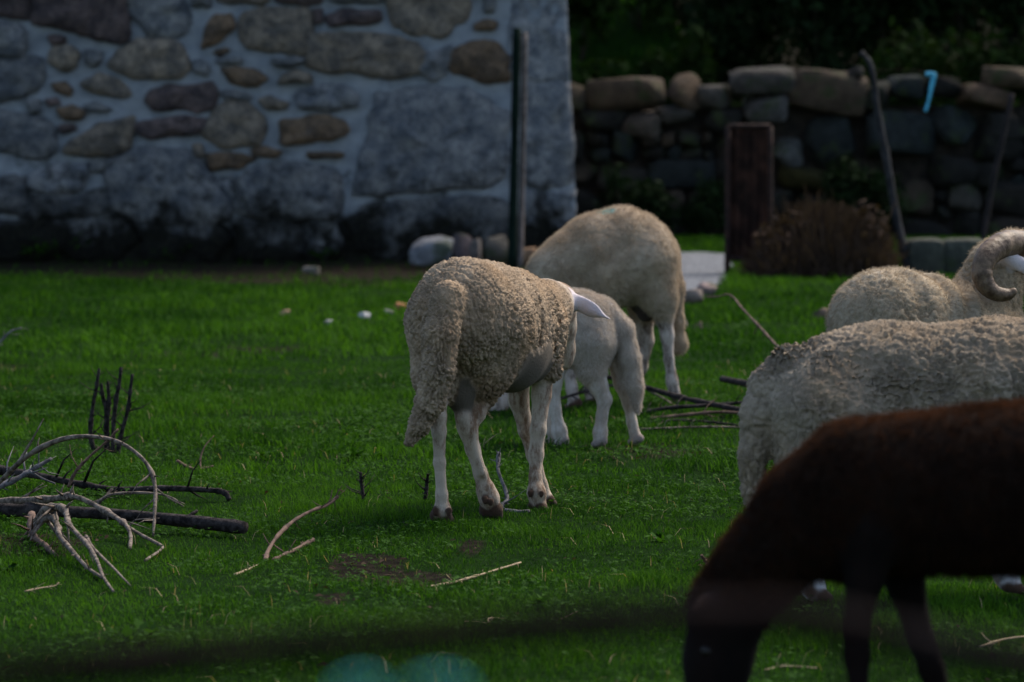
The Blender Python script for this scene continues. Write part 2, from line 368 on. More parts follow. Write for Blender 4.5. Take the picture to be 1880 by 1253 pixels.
def quoin(y0, y1, xl, seed):
    e = lambda y: 1043 + (1064 - 1043) * y / 470.0
    s = wall_stone([(xl, y0), ((xl + e(y0)) / 2, y0), (e(y0) - 3, y0), (e((y0 + y1) / 2) - 3, (y0 + y1) / 2), (e(y1) - 3, y1), ((xl + e(y1)) / 2, y1), (xl, y1), (xl, (y0 + y1) / 2)], LGREY, 0.035, seed, 0, 'corner_stone')
    return s
for k, (a, b, xl) in enumerate([(351, 486, 944), (151, 345, 942), (-50, 146, 936), (-200, -56, 850), (-390, -206, 930)]): quoin(a, b, xl, 120 + k)
k = 200                                                            # courses that run on above and beside the frame
for y0 in range(-420, -30, 52):
    x = -700
    while x < 820:
        w = random.randint(50, 130); h = random.randint(36, 48)
        wall_stone([(x + random.randint(0, 10), y0), (x + w * .5, y0 - random.randint(0, 6)), (x + w - 8, y0 + random.randint(0, 8)), (x + w - 6, y0 + h), (x + w * .4, y0 + h + 3), (x, y0 + h - random.randint(0, 8))],
                   random.choice([GREY, GREY, TAN, PURP, BROWN]), seed=k); k += 1; x += w + 10
for y0 in range(-20, 470, 62):
    x = -700
    while x < -130:
        w = random.randint(60, 130); h = random.randint(40, 54)
        wall_stone([(x + random.randint(0, 10), y0), (x + w * .5, y0 - random.randint(0, 6)), (x + w - 8, y0 + random.randint(0, 8)), (x + w - 6, y0 + h), (x + w * .4, y0 + h + 3), (x, y0 + h - random.randint(0, 8))],
                   random.choice([GREY, GREY, TAN, PURP, DARK]), seed=k); k += 1; x += w + 10

# ------------------------------------------------------------------ rocks
def ico(sub=2):
    import bmesh
    bm = bmesh.new(); bmesh.ops.create_icosphere(bm, subdivisions=sub, radius=1.0)
    v = np.array([x.co[:] for x in bm.verts]); f = [[y.index for y in x.verts] for x in bm.faces]; bm.free(); return v, f
ICV, ICF = ico(3)
ROCKS = []
for s in range(9):
    v = ICV.copy(); e = 0.40 + 0.08 * (s % 3)
    v = np.sign(v) * np.abs(v) ** e
    v *= (1 + 0.16 * fbm(ICV * 1.3 + s * 7.7, 50 + s))[:, None]
    for _ in range(11):                                              # broken faces
        pn = rng.normal(size=3); pn /= np.linalg.norm(pn); dd = v @ pn; cut = dd.max() * rng.uniform(.58, .84)
        v = v - np.outer(np.maximum(dd - cut, 0) * .92, pn)
    v += ICV * (0.03 * vnoise(ICV * 5 + s, 70 + s))[:, None]
    v /= np.abs(v).max(0)
    ROCKS.append(mk_mesh('rock', v, ICF))
    ROCKS[-1].materials.append(M_FIELD)
for s in range(3):
    v = np.sign(ICV) * np.abs(ICV) ** .34; v *= (1 + .10 * fbm(ICV * 1.6 + s * 3.3, 150 + s))[:, None]
    for _ in range(7):
        pn = rng.normal(size=3); pn /= np.linalg.norm(pn); dd = v @ pn; v = v - np.outer(np.maximum(dd - dd.max() * rng.uniform(.7, .88), 0) * .95, pn)
    v /= np.abs(v).max(0); ROCKS.append(mk_mesh('rock', v, ICF)); ROCKS[-1].materials.append(M_FIELD)
def rock(name, c, size, col, parent=None, rot=None, seed=None):
    o = link(name, ROCKS[random.randrange(9) if seed is None else seed], None, parent, c)
    o.scale = [float(a) for a in size]; o.rotation_euler = rot or (random.uniform(-.3, .3), random.uniform(-.16, .16), random.uniform(-.4, .4))
    j = random.uniform(.8, 1.2); o.color = (col[0] * j, col[1] * j, col[2] * j, 1); return o

# dry-stone wall behind the yard
DY = GD(436)
dsw = empty('dry_stone_wall', (0, DY, 0)); tag(dsw, 'low dry stone wall of dark boulders below the trees', 'stone wall')
cv = np.array([(-3.0, .12, -.2), (9.0, .12, -.2), (9.0, .7, -.2), (-3.0, .7, -.2), (-3.0, .2, 1.32), (9.0, .2, 1.32), (9.0, .62, 1.32), (-3.0, .62, 1.32)])
link('core', mk_mesh('core', cv, [[0, 1, 5, 4], [1, 2, 6, 5], [2, 3, 7, 6], [3, 0, 4, 7], [4, 5, 6, 7]], False), simple('wall_core_earth', (.012, .010, .008), (.03, .024, .018), 8, .95, .03), dsw)
def pxrock(x0, y0, x1, y1, col, dep=.2, dy=0.0):
    a, b = P(x0, y1, DY), P(x1, y0, DY)
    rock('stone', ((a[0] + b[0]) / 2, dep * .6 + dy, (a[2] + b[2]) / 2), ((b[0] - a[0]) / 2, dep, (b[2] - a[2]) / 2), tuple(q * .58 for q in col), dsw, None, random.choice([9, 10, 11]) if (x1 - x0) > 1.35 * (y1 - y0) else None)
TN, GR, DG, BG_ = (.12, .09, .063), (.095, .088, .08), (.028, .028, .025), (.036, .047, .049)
for r in [(990,150,1070,206,TN),(1060,143,1220,204,TN),(1216,140,1292,208,(.10,.07,.045)),(1284,146,1346,205,GR),(1336,124,1462,174,GR),(1362,176,1452,228,(.13,.127,.127)),
          (1290,200,1366,250,DG),(1450,128,1596,210,TN),(1556,126,1586,152,GR),(1588,150,1640,205,DG),(1630,138,1700,186,BG_),(1694,140,1764,180,DG),(1756,158,1858,200,(.15,.10,.065)),
          (1796,122,1890,164,(.15,.11,.075)),(1884,130,1960,190,TN),(1060,200,1150,240,DG),(1140,206,1220,252,(.12,.10,.085)),(1200,196,1276,226,GR),(1580,202,1716,292,BG_),(1478,212,1584,306,BG_),(1408,252,1478,312,(.11,.115,.11)),
          (1712,196,1800,270,BG_),(1796,206,1890,280,DG),(1420,308,1528,350,(.07,.064,.018)),(1700,290,1800,350,DG),(1730,330,1810,400,(.08,.075,.065))]:
    pxrock(r[0], r[1], r[2], r[3], r[4], random.uniform(.17, .26))
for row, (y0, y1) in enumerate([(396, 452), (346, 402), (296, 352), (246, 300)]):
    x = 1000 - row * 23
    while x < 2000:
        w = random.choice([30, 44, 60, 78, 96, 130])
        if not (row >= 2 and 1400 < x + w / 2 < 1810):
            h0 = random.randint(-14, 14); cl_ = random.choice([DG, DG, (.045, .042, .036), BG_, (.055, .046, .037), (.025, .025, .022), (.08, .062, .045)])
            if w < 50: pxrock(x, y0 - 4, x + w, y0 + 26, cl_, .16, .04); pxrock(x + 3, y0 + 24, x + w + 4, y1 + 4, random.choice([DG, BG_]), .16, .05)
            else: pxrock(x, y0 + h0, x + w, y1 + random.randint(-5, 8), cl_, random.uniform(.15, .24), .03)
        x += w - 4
for (x0, x1) in ((800, 860), (860, 930), (930, 1000)):
    for y0 in (150, 205, 260, 320, 385): pxrock(x0, y0, x1, y0 + 58, random.choice([DG, GR, TN]), .2)
x = 1960
while x < 2500:
    w = random.randint(60, 110)
    for y0 in (135, 195, 255, 320, 385): pxrock(x + random.randint(-8, 8), y0, x + w, y0 + 62, random.choice([DG, GR, TN, BG_]), .2)
    x += w

# loose stones
def ground_rock(px0, py0, px1, py1, col, label, gy=None, cat='stone', name='loose_stone', grp=None):
    Y = GD(gy or py1 - 2); a, b = P(px0, py1, Y), P(px1, py0, Y); w = (b[0] - a[0]) / 2; h = (b[2] - a[2]) / 2
    o = rock(name, ((a[0] + b[0]) / 2, Y, (a[2] + b[2]) / 2), (w, w * .8, h), col); tag(o, label, cat, grp); return o
g1 = 'stones heaped at the foot of the wall'
ground_rock(748, 436, 836, 492, (.15, .16, .18), 'pale grey pointed stone at the wall foot beside the dark mossy hollow', 492, grp=g1)
ground_rock(830, 428, 868, 484, (.10, .08, .083), 'narrow purplish stone standing between two paler stones', 487, grp=g1)
ground_rock(862, 438, 884, 484, (.13, .115, .108), 'small light brown stone next to the purplish one', 489, grp=g1)
ground_rock(884, 426, 940, 488, (.11, .10, .085), 'rounded olive grey stone leaning against the metal stake', 486, grp=g1)
ground_rock(956, 448, 990, 490, (.24, .15, .09), 'orange brown stone under the corner of the building', 488, grp=g1)
g2 = 'small stones lying in the grass'
ground_rock(552, 488, 586, 508, (.24, .22, .19), 'beige stone in the grass close to the building wall', grp=g2)
ground_rock(512, 570, 534, 584, (.34, .24, .14), 'small tan flat stone in the grass, leftmost of the row', grp=g2)
ground_rock(595, 587, 610, 600, (.45, .46, .42), 'tiny whitish stone, lowest of the row in the grass', grp=g2)
ground_rock(659, 573, 682, 590, (.5, .5, .5), 'white round stone in the grass left of the woolly sheep', grp=g2)
ground_rock(702, 568, 722, 580, (.26, .27, .22), 'small greyish stone half sunk beside the white one', grp=g2)
ground_rock(722, 556, 748, 572, (.28, .13, .06), 'small rust coloured stone right behind the sheep rump', grp=g2)
g3 = 'stones along the gravel path'
ground_rock(1278, 520, 1322, 548, (.24, .18, .17), 'pinkish stone on the edge of the gravel path', grp=g3)
ground_rock(1240, 534, 1296, 562, (.26, .21, .18), 'wide brown stone at the near end of the gravel path', grp=g3)
ground_rock(1244, 586, 1264, 604, (.34, .28, .24), 'small pale pinkish stone beside the ewe tail', grp=g3)
ground_rock(1276, 590, 1292, 606, (.26, .19, .13), 'tiny brown stone right of the pale pinkish one', grp=g3)
ground_rock(1170, 578, 1232, 606, (.25, .21, .15), 'flat sandy stone behind the hind legs of the ewe', grp=g3)
ground_rock(1490, 566, 1524, 592, (.17, .12, .09), 'brown stone in the grass just left of the horned ram', grp=g3)
# low stone trough edge
tr = empty('stone_kerb', G(1740, 505)); tag(tr, 'low mossy stone kerb on the grass behind the horned ram', 'stone kerb')
kY = GD(505)
bv = np.sign(ICV) * np.abs(ICV) ** .28; bv /= np.abs(bv).max(0); bv += ICV * (.05 * fbm(ICV * 2.1, 91))[:, None]
bme = mk_mesh('block', bv, ICF); bme.materials.append(M_FIELD)
for (x0, x1) in ((1662, 1732), (1728, 1808)):
    a, b = P(x0, 506, kY), P(x1, 438, kY)
    o = link('block', bme, None, tr, ((a[0] + b[0]) / 2 - tr.location.x, 0, (a[2] + b[2]) / 2)); o.scale = ((b[0] - a[0]) / 2, .16, (b[2] - a[2]) / 2); o.color = (.07, .075, .06, 1)

# ------------------------------------------------------------------ tubes: posts, sticks, wires
def catmull(p, n=6):
    p = np.asarray(p, float)
    if len(p) < 3: return np.array([p[0] + (p[-1] - p[0]) * t for t in np.linspace(0, 1, n)])
    q = np.r_[[2 * p[0] - p[1]], p, [2 * p[-1] - p[-2]]]; out = []
    for i in range(1, len(q) - 2):
        for t in np.linspace(0, 1, n, endpoint=False):
            a, b, c, d = q[i - 1], q[i], q[i + 1], q[i + 2]
            out.append(.5 * (2 * b + (c - a) * t + (2 * a - 5 * b + 4 * c - d) * t * t + (3 * b - a - 3 * c + d) * t ** 3))
    out.append(q[-2]); return np.array(out)
def tube_arrays(pts, r, sides=8, seed=0, rough=0.12):
    pts = np.asarray(pts, float); n = len(pts); r = np.broadcast_to(r, (n,)).astype(float)
    tan = np.gradient(pts, axis=0); tan /= np.linalg.norm(tan, axis=1)[:, None] + 1e-12
    up = np.array([0, 0, 1.0]) if abs(tan[0, 2]) < .9 else np.array([1.0, 0, 0])
    a = np.cross(tan[0], up); a /= np.linalg.norm(a); V = []
    for i in range(n):
        a = a - tan[i] * a.dot(tan[i]); a /= np.linalg.norm(a) + 1e-12; b = np.cross(tan[i], a)
        th = np.arange(sides) * 2 * math.pi / sides
        rr = r[i] * (1 + rough * (np.sin(th * 2 + seed + i * .35) * .5 + (random.random() - .5)))
        V.append(pts[i] + np.outer(np.cos(th) * rr, a) + np.outer(np.sin(th) * rr, b))
    V = np.concatenate(V); F = []
    for i in range(n - 1):
        for k in range(sides): p0, p1 = i * sides + k, i * sides + (k + 1) % sides; F.append([p0, p1, p1 + sides, p0 + sides])
    F.append(list(range(sides))[::-1]); F.append([(n - 1) * sides + k for k in range(sides)])
    return V, F
def tube_obj(name, pts, r0, r1, mat, parent=None, sides=8, n=6, rough=.12, origin=None, knots=0):
    c = catmull(pts, n); t = np.linspace(0, 1, len(c)); r = r0 + (r1 - r0) * t
    if knots:
        for _ in range(knots): r *= 1 + .35 * np.exp(-((t - random.random()) / .02) ** 2)
    V, F = tube_arrays(c, r, sides, random.random() * 6, rough)
    if knots >= 6:                                                   # thorns and broken shoots grow out of the same bark
        V = [V]; off = len(V[0])
        for _ in range(knots + 7):
            i = random.randrange(2, len(c) - 1); tn = c[i] - c[i - 1]; tn /= np.linalg.norm(tn) + 1e-9; d = np.cross(tn, np.array([random.gauss(0, 1) for _ in range(3)])); d /= np.linalg.norm(d) + 1e-9; d = d + tn * .5
            L_ = r[i] * random.choice([1.6, 2.2, 3, 4, 7, 11]); sv, sf = tube_arrays(np.array([c[i], c[i] + d * L_ * .6, c[i] + d * L_ + tn * L_ * .2]), np.array([r[i] * .45, r[i] * .28, r[i] * .1]), 5, 0, 0)
            V.append(sv); F += [[q_ + off for q_ in fc_] for fc_ in sf]; off += len(sv)
        V = np.concatenate(V)
    o0 = np.asarray(origin if origin is not None else (c[0] if parent is None else (0, 0, 0)), float)
    o = link(name, mk_mesh(name, V - o0, F), mat, parent)
    if parent is None: o.location = o0.tolist()
    return o
def pxline(pts, g0, g1):
    Y0, Y1 = GD(g0), GD(g1); q = np.array(pts, float)
    s = np.r_[0, np.cumsum(np.sqrt((np.diff(q, axis=0) ** 2).sum(1)))]; s /= s[-1]
    out = []
    for (x, y), t in zip(q, s):
        w = P(x, y, Y0 + (Y1 - Y0) * t)
        if w[2] < 0.004: w = G(x, y, 0.004)
        out.append(w)
    return np.array(out)
def stick(name, pts, g0, g1, w0, w1, mat, label, cat='branch', group=None, twigs=(), knots=6, n=6):
    """a branch: image points along it, ground rows under both ends, widths in photo pixels; twigs are side shoots (parts)"""
    c = pxline(pts, g0, g1); s0, s1 = FPX / c[0][1], FPX / c[-1][1]
    o = tube_obj(name, c, w0 / 2 / s0, w1 / 2 / s1, mat, knots=knots, n=n); o0 = c[0]
    for tp, ga, gb, a, b in twigs:
        tc = pxline(tp, ga, gb); sc = FPX / tc[0][1]
        tube_obj('side_shoot', tc - o0, a / 2 / sc, b / 2 / sc, mat, parent=o, sides=6)
    if label: tag(o, label, cat, group)
    return o
# stakes at the building corner
stick('metal_stake', [(949, 52), (946, 200), (943, 345), (940, 492)], 492, 492, 15, 16, M_PAINT, 'dark green metal stake standing before the building corner', 'stake', knots=0)
stick('wooden_stake', [(962, 60), (961, 200), (958, 345), (955, 492)], 491, 491, 11, 11, simple('stake_wood', (.06, .05, .045), (.13, .11, .10), 20, .9), 'thin brown wooden stake right beside the dark metal stake', 'stake', knots=0)
stick('fence_stake', [(1580, 96), (1598, 118), (1606, 160), (1608, 188), (1618, 240), (1632, 320), (1648, 410), (1668, 500)], 506, 506, 9, 15, simple('grey_stake', (.012, .012, .013), (.035, .034, .036), 10, .9, .01), 'leaning crooked dark wooden stake with a bare pale tip', 'stake', knots=3)
st2 = stick('thin_stake', [(1858, 172), (1840, 260), (1822, 340), (1796, 490)], 500, 500, 9, 11, simple('stake_dark', (.010, .008, .008), (.025, .018, .018), 10, .9), 'thin dark stake tilted towards the ram horn', 'stake', knots=0)
yF = GD(506)
wpts = [P(1400, 134, yF), P(1598, 130, yF), P(1706, 134, yF), P(1858, 190, GD(500)), P(2100, 150, yF)]
tag(tube_obj('fence_wire', wpts, .0022, .0022, M_RUST, sides=5, n=8, rough=0), 'thin rusty wire strung between the two background stakes', 'wire')
tw = [P(1700, 137, yF - .02), P(1714, 136, yF - .03), P(1712, 150, yF - .03), P(1707, 175, yF - .03), P(1704, 188, yF - .03), P(1699, 205, yF - .03)]
tag(tube_obj('twine_scrap', tw, .019, .010, M_TWINE, sides=8, rough=.35), 'scrap of bright blue twine hanging from the background wire', 'twine')
# rusty gate frame with wire mesh
gY = GD(505); gate = empty('rusty_gate', (P(1374, 505, gY)[0], gY, 0)); tag(gate, 'rusty corrugated sheet gate standing left of the dry bracken heap', 'gate')
gl, gr_ = P(1336, 232, gY), P(1414, 232, gY); o0 = np.array(gate.location)
for X in (gl[0], gr_[0]): tube_obj('upright', [(X - o0[0], 0, -.05), (X - o0[0], 0, gl[2])], .022, .022, M_RUST, gate, 8, 8, .1)
for z in (gl[2], .12): tube_obj('crossbar', [(gl[0] - o0[0], 0, z), (gr_[0] - o0[0], 0, z)], .017, .017, M_RUST, gate, 8, 5, .1)
sx = np.linspace(gl[0] + .02, gr_[0] - .02, 49) - o0[0]; sz_ = np.linspace(.1, gl[2] - .02, 12); SX, SZ = np.meshgrid(sx, sz_); SY = .012 * np.sin(SX * 95) + .02
SV = np.r_[np.c_[SX.ravel(), SY.ravel(), SZ.ravel()], np.c_[SX.ravel(), SY.ravel() + .003, SZ.ravel()]]; si = np.arange(SX.size).reshape(SX.shape); sq = np.stack([si[:-1, :-1], si[:-1, 1:], si[1:, 1:], si[1:, :-1]], -1).reshape(-1, 4)
link('sheet_panel', mk_mesh('sheet_panel', SV, np.r_[sq, sq[:, ::-1] + SX.size]), simple('rusty_sheet', (.016, .010, .008), (.050, .024, .017), 7, .95, .003, spec=.05), gate)

# ------------------------------------------------------------------ foliage
def leaf_cloud(centers, normals, size, rs, aspect=.55):
    n = len(centers); nrm = normals / (np.linalg.norm(normals, axis=1)[:, None] + 1e-9)
    a = rs.normal(size=(n, 3)); a -= nrm * (a * nrm).sum(1)[:, None]; a /= np.linalg.norm(a, axis=1)[:, None] + 1e-9
    b = np.cross(nrm, a); L = (size * rs.uniform(.6, 1.25, n))[:, None]; W = L * aspect
    tip = a * L; v = np.stack([centers - tip * .5, centers + b * W * .5 + nrm * L * .06, centers + tip * .5 - nrm * L * .1, centers - b * W * .5 + nrm * L * .06], 1).reshape(-1, 3)
    f = np.arange(4 * n).reshape(n, 4); return v, f
def foliage_mesh(name, blobs, n, size, mat, rs, shell=.55):
    bl = np.array(blobs, float); vol = bl[:, 3] * bl[:, 4] * bl[:, 5]; pick = rs.choice(len(bl), n, p=vol / vol.sum())
    d = rs.normal(size=(n, 3)); d /= np.linalg.norm(d, axis=1)[:, None]; rr = (shell + (1 - shell) * rs.uniform(0, 1, n)) ** .8
    c = bl[pick, :3] + d * rr[:, None] * bl[pick, 3:6]
    keep = fbm(c * 2.2, int(rs.integers(1000)), 2) > -.35; c = c[keep]; d = d[keep]
    v, f = leaf_cloud(c, d + rs.normal(size=c.shape) * .8 + np.array([0, 0, .4]), size * np.ones(len(c)), rs)
    me = mk_mesh(name, v, f, False); fattr(me, 'rnd', np.repeat(np.clip(rs.uniform(0, 1, len(c)) * .7 + .3 * (fbm(c * 1.3, 77) * .5 + .5), 0, 1), 4))
    me.materials.append(mat); return me
def tree(name, x, y, h, r, label, mat, n=6500, leaf=.12, low=1.2, seed=0, grp='trees beyond the dry stone wall', dense=9):
    rs = np.random.default_rng(seed); z0 = float(gz(np.array([x]), np.array([y]))[0])
    t = empty(name, (x, y, z0)); tag(t, label, 'tree', grp)
    lean = rs.uniform(-.25, .25, 2)
    tube_obj('trunk', [(0, 0, -.3), (lean[0] * .4, lean[1] * .4, h * .35), (lean[0], lean[1], h * .75)], .17, .05, M_TRUNK, t, 10)
    for k in range(4):
        an = rs.uniform(0, 6.28); zb = h * rs.uniform(.25, .55)
        tube_obj('limb', [(lean[0] * .5, lean[1] * .5, zb), (math.cos(an) * r * .4, math.sin(an) * r * .4, zb + .5), (math.cos(an) * r * .8, math.sin(an) * r * .8, zb + .7)], .06, .02, M_TRUNK, t, 6)
    bl = []
    for k in range(dense):
        an = rs.uniform(0, 6.28); q = r * rs.uniform(.1, .7); zc = rs.uniform(low + .6, h - .4); s = r * rs.uniform(.4, .65)
        bl.append((math.cos(an) * q, math.sin(an) * q, zc, s, s, s * .75))
    link('crown', foliage_mesh('crown', bl, n, leaf, mat, rs), None, t); return t
tl = [('dark evergreen tree behind the wall, nearest the building corner', 2.6, 46.0, 7.5, 2.4, .6), ('dark evergreen tree behind the middle of the dry stone wall', 3.75, 45.6, 9, 3.2, 1.0),
      ('dark tree overhanging the wall behind the blue twine', 5.9, 45.4, 9, 3.2, 1.0), ('dark tree filling the gap between the two nearer trees', 1.6, 51.5, 8, 3.0, .3),
      ('dark tree deep in the wood, above the rusty gate', 3.4, 53, 8, 3.0, .2), ('dark tree deep in the wood, above the crooked stake', 5.3, 52, 8, 3.0, .2),
      ('dark tree at the wood edge past the ram', 7.8, 43.2, 8.5, 2.8, 1.0), ('unseen dark tree added for its shade past the right end of the dry stone wall', 10.2, 43.6, 9, 3.0, 1.0), ('dark tree at the back of the wood near the house', -.6, 54, 8.5, 3.2, .5)]  # the tree beyond the wall's right end is unseen, added to cast shade
for k, (lb, x, y, h, r, low) in enumerate(tl): tree('evergreen_tree', x, y, h, r, lb, M_DARKLEAF, 7500, .15, low, 300 + k)
def bush(name, x, y, sx, sz, label, mat, n, leaf, seed, cat='bush', grp=None, z0=None, stems=5, sy=None):
    rs = np.random.default_rng(seed); z0 = float(gz(np.array([x]), np.array([y]))[0]) if z0 is None else z0
    t = empty(name, (x, y, z0)); tag(t, label, cat, grp); bl = []; sy = sy or sx
    for k in range(8):
        s = rs.uniform(.35, .55); bl.append((rs.uniform(-.6, .6) * sx, rs.uniform(-.5, .5) * sy, rs.uniform(.3, .75) * sz, s * sx, s * sy, s * sz * .7))
    link('foliage', foliage_mesh('foliage', bl, n, leaf, mat, rs, .2), None, t)
    for k in range(stems):
        b = bl[k]; tube_obj('stem', [(b[0] * .2, b[1] * .2, -.05), (b[0] * .6, b[1] * .6, b[2] * .6), (b[0], b[1], b[2] + b[5] * .6)], .012, .004, M_TRUNK, t, 5, 4)
    return t
g8 = 'dark shrubs under the trees'
for k, (x, y, sx, sz, lb) in enumerate([(2.75, 44.2, .8, 3.0, 'dark shrub under the trees, nearest the green bank'), (3.55, 43.4, .8, 2.8, 'dark shrub under the trees above the rusty gate'), (4.4, 43.8, .8, 3.2, 'dark shrub under the trees above the bracken heap'), (5.3, 43.6, .9, 3.0, 'dark shrub behind the leafy bush past the crooked stake'),
        (6.3, 44.0, .9, 3.2, 'dark shrub behind the leafy bushes at the far right'), (7.4, 43.8, .9, 3.2, 'dark shrub past the right end of the view'), (1.3, 49.5, 1.1, 3.4, 'dark shrub at the top of the green bank'), (.2, 49.5, 1.1, 3.4, 'dark shrub on the bank behind the building corner'),
        (2.5, 49, 1.2, 4.2, 'tall dark shrub deep in the wood, left of the middle'), (4.2, 48.8, 1.3, 4.2, 'tall dark shrub deep in the wood, right of the middle'), (6.2, 49, 1.3, 4.2, 'tall dark shrub deep in the wood at the right')]):
    bush('dark_shrub', x, y, sx, sz, lb, M_DARKLEAF, 4200, .14, 700 + k, 'shrub', g8)
g5 = 'bushes over the dry stone wall'
bush('leafy_bush', 4.35, 41.2, .9, 1.9, 'green leafy bush over the wall right of the crooked stake', M_BUSHLEAF, 2600, .13, 41, grp=g5)
bush('leafy_bush', 5.35, 41.0, .8, 2.1, 'green leafy bush over the wall beyond the blue twine', M_BUSHLEAF, 2600, .13, 42, grp=g5)
bush('leafy_bush', 6.5, 41.3, .9, 2.1, 'tall green bush over the wall at the far right', M_BUSHLEAF, 2600, .13, 43, grp=g5)
g9 = 'ferns on the green bank'
bush('bank_fern', .75, 43.2, .6, 1.2, 'dim fern clump higher up the bank by the building', M_BUSHLEAF, 900, .18, 53, 'fern', g9)
bush('bank_fern', 1.45, 43.8, .6, 1.3, 'dim fern clump higher up the middle of the bank', M_BUSHLEAF, 900, .18, 54, 'fern', g9)
bush('bank_fern', .95, 41.6, .5, 1.1, 'loose fern clump on the bank beside the building corner', M_BUSHLEAF, 1100, .16, 51, 'fern', g9)
bush('bank_fern', 1.75, 42.0, .55, 1.3, 'loose fern clump on the bank left of the dark shrubs', M_BUSHLEAF, 1200, .16, 52, 'fern', g9)
bush('ivy_bush', 1.15, 37.9, .5, .75, 'dark ivy clump at the foot of the dry wall beside the building', M_DARKLEAF, 2200, .07, 44, grp='ivy and brambles along the dry wall', sy=.3)
bush('ivy_bush', 1.95, 38.0, .4, .62, 'dark bramble clump between the building and the rusty gate', M_DARKLEAF, 1800, .07, 45, grp='ivy and brambles along the dry wall', sy=.3)
bush('ivy_bush', 3.55, 38.0, .5, .8, 'dark ivy clump behind the crooked stake', M_DARKLEAF, 2200, .07, 46, grp='ivy and brambles along the dry wall', sy=.3)
# heap of dry bracken
def bracken():
    rs = np.random.default_rng(5); Y = GD(508); c = P(1508, 508, Y); o = empty('bracken_heap', (c[0], Y, 0))
    tag(o, 'heap of dry reddish brown bracken in front of the dry stone wall', 'bracken heap')
    s = FPX / Y; hw = 128 / s; hz = (508 - 356) / s; n = 5200
    x = rs.uniform(-1, 1, n) * hw; top = hz * np.sqrt(np.clip(1 - (np.abs(x) / hw) ** 3.2, 0, 1)) * (1 + .04 * fbm(np.c_[x * 5, x * 0], 4)); y = rs.uniform(-.55, .55, n)
    top *= np.sqrt(np.clip(1 - (y / .62) ** 2, 0, 1)) * (1 - .30 * sstep(.1, 1, -x / hw)) * (.92 + .22 * fbm(np.c_[x * 4.5, y * 3], 14)); z1 = top * rs.uniform(.45, 1, n) * np.where(rs.random(n) < .05, 1.22, 1); V, F, R = [], [], []
    lx = rs.normal(size=n) * .07; w = rs.uniform(.004, .011, n)
    for k in range(n):
        b = np.array([x[k], y[k], z1[k] * rs.uniform(0, .6)]); t = np.array([x[k] + lx[k], y[k] + rs.normal() * .05, z1[k]])
        V += [b - [w[k], 0, 0], b + [w[k], 0, 0], t + [w[k] * .4, 0, 0], t - [w[k] * .4, 0, 0]]; F.append([4 * k, 4 * k + 1, 4 * k + 2, 4 * k + 3]); R += [rs.random()] * 4
    me = mk_mesh('dry_stalks', np.array(V), np.array(F), False); fattr(me, 'rnd', R)
    link('dry_stalks', me, M_DRYLEAF, o)['kind'] = 'stuff'
    bl = [(rs.uniform(-.7, .7) * hw, rs.uniform(-.25, .25), hz * rs.uniform(.3, .62), hw * .34, .3, hz * .34) for _ in range(9)]
    fo = foliage_mesh('dry_fronds', bl, 2600, .07, M_DRYLEAF, rs, .3); link('dry_fronds', fo, None, o)['kind'] = 'stuff'
bracken()

# weeds at the wall foot and leafy weeds in the turf
def weed(name, c, h, n, label, mat, seed, grp, leaf=.06, spread=.5, upright=.6):
    rs = np.random.default_rng(seed); o = empty(name, c); tag(o, label, 'weed', grp); V, F, R = [], [], []; k0 = 0
    for k in range(n):
        an = rs.uniform(0, 6.28); el = rs.uniform(upright - .35, upright + .35); L = h * rs.uniform(.6, 1.1)
        d = np.array([math.cos(an) * math.cos(el), math.sin(an) * math.cos(el), math.sin(el)]); sd_ = np.cross(d, [0, 0, 1]); sd_ /= np.linalg.norm(sd_) + 1e-9
        for q in (.55, .8, 1.0):
            p = d * L * q * (1 if upright > .3 else q); p[2] -= .25 * L * q * q * (1 - upright); m = leaf * rs.uniform(.7, 1.2)
            dd = d + rs.normal(size=3) * .35; dd /= np.linalg.norm(dd); s2 = np.cross(dd, [0, 0, 1]); s2 /= np.linalg.norm(s2) + 1e-9
            V += [p, p + dd * m * .5 + s2 * m * .32, p + dd * m - np.array([0, 0, m * .15]), p + dd * m * .5 - s2 * m * .32]; F.append([k0, k0 + 1, k0 + 2, k0 + 3]); k0 += 4; R += [rs.random()] * 4
        V += [np.zeros(3), sd_ * .004, d * L * .8 + sd_ * .002, d * L * .8]; F.append([k0, k0 + 1, k0 + 2, k0 + 3]); k0 += 4; R += [.2] * 4
    me = mk_mesh('leaves', np.array(V), np.array(F), False); fattr(me, 'rnd', R); link('leaves', me, mat, o); return o
g6 = 'weeds at the foot of the wall'
for k, (x, y, h, lb) in enumerate([(112, 462, .30, 'tall leafy weed growing against the dark wall foot'), (318, 452, .2, 'weed sprouting from the wall foot under the big boulder'), (70, 470, .16, 'low weed by the wall, left of the tall leafy one'), (592, 470, .12, 'tiny weed at the wall foot beside the large slab')]):
    c = G(x, max(y, 484)); c[1] = WY - .12; c[0] = P(x, 480, WY)[0]; c[2] = 0.02; weed('wall_weed', c, h, 12, lb, M_CLOVER, 500 + k, g6, .07)
g7 = 'broad leaved weeds in the turf'
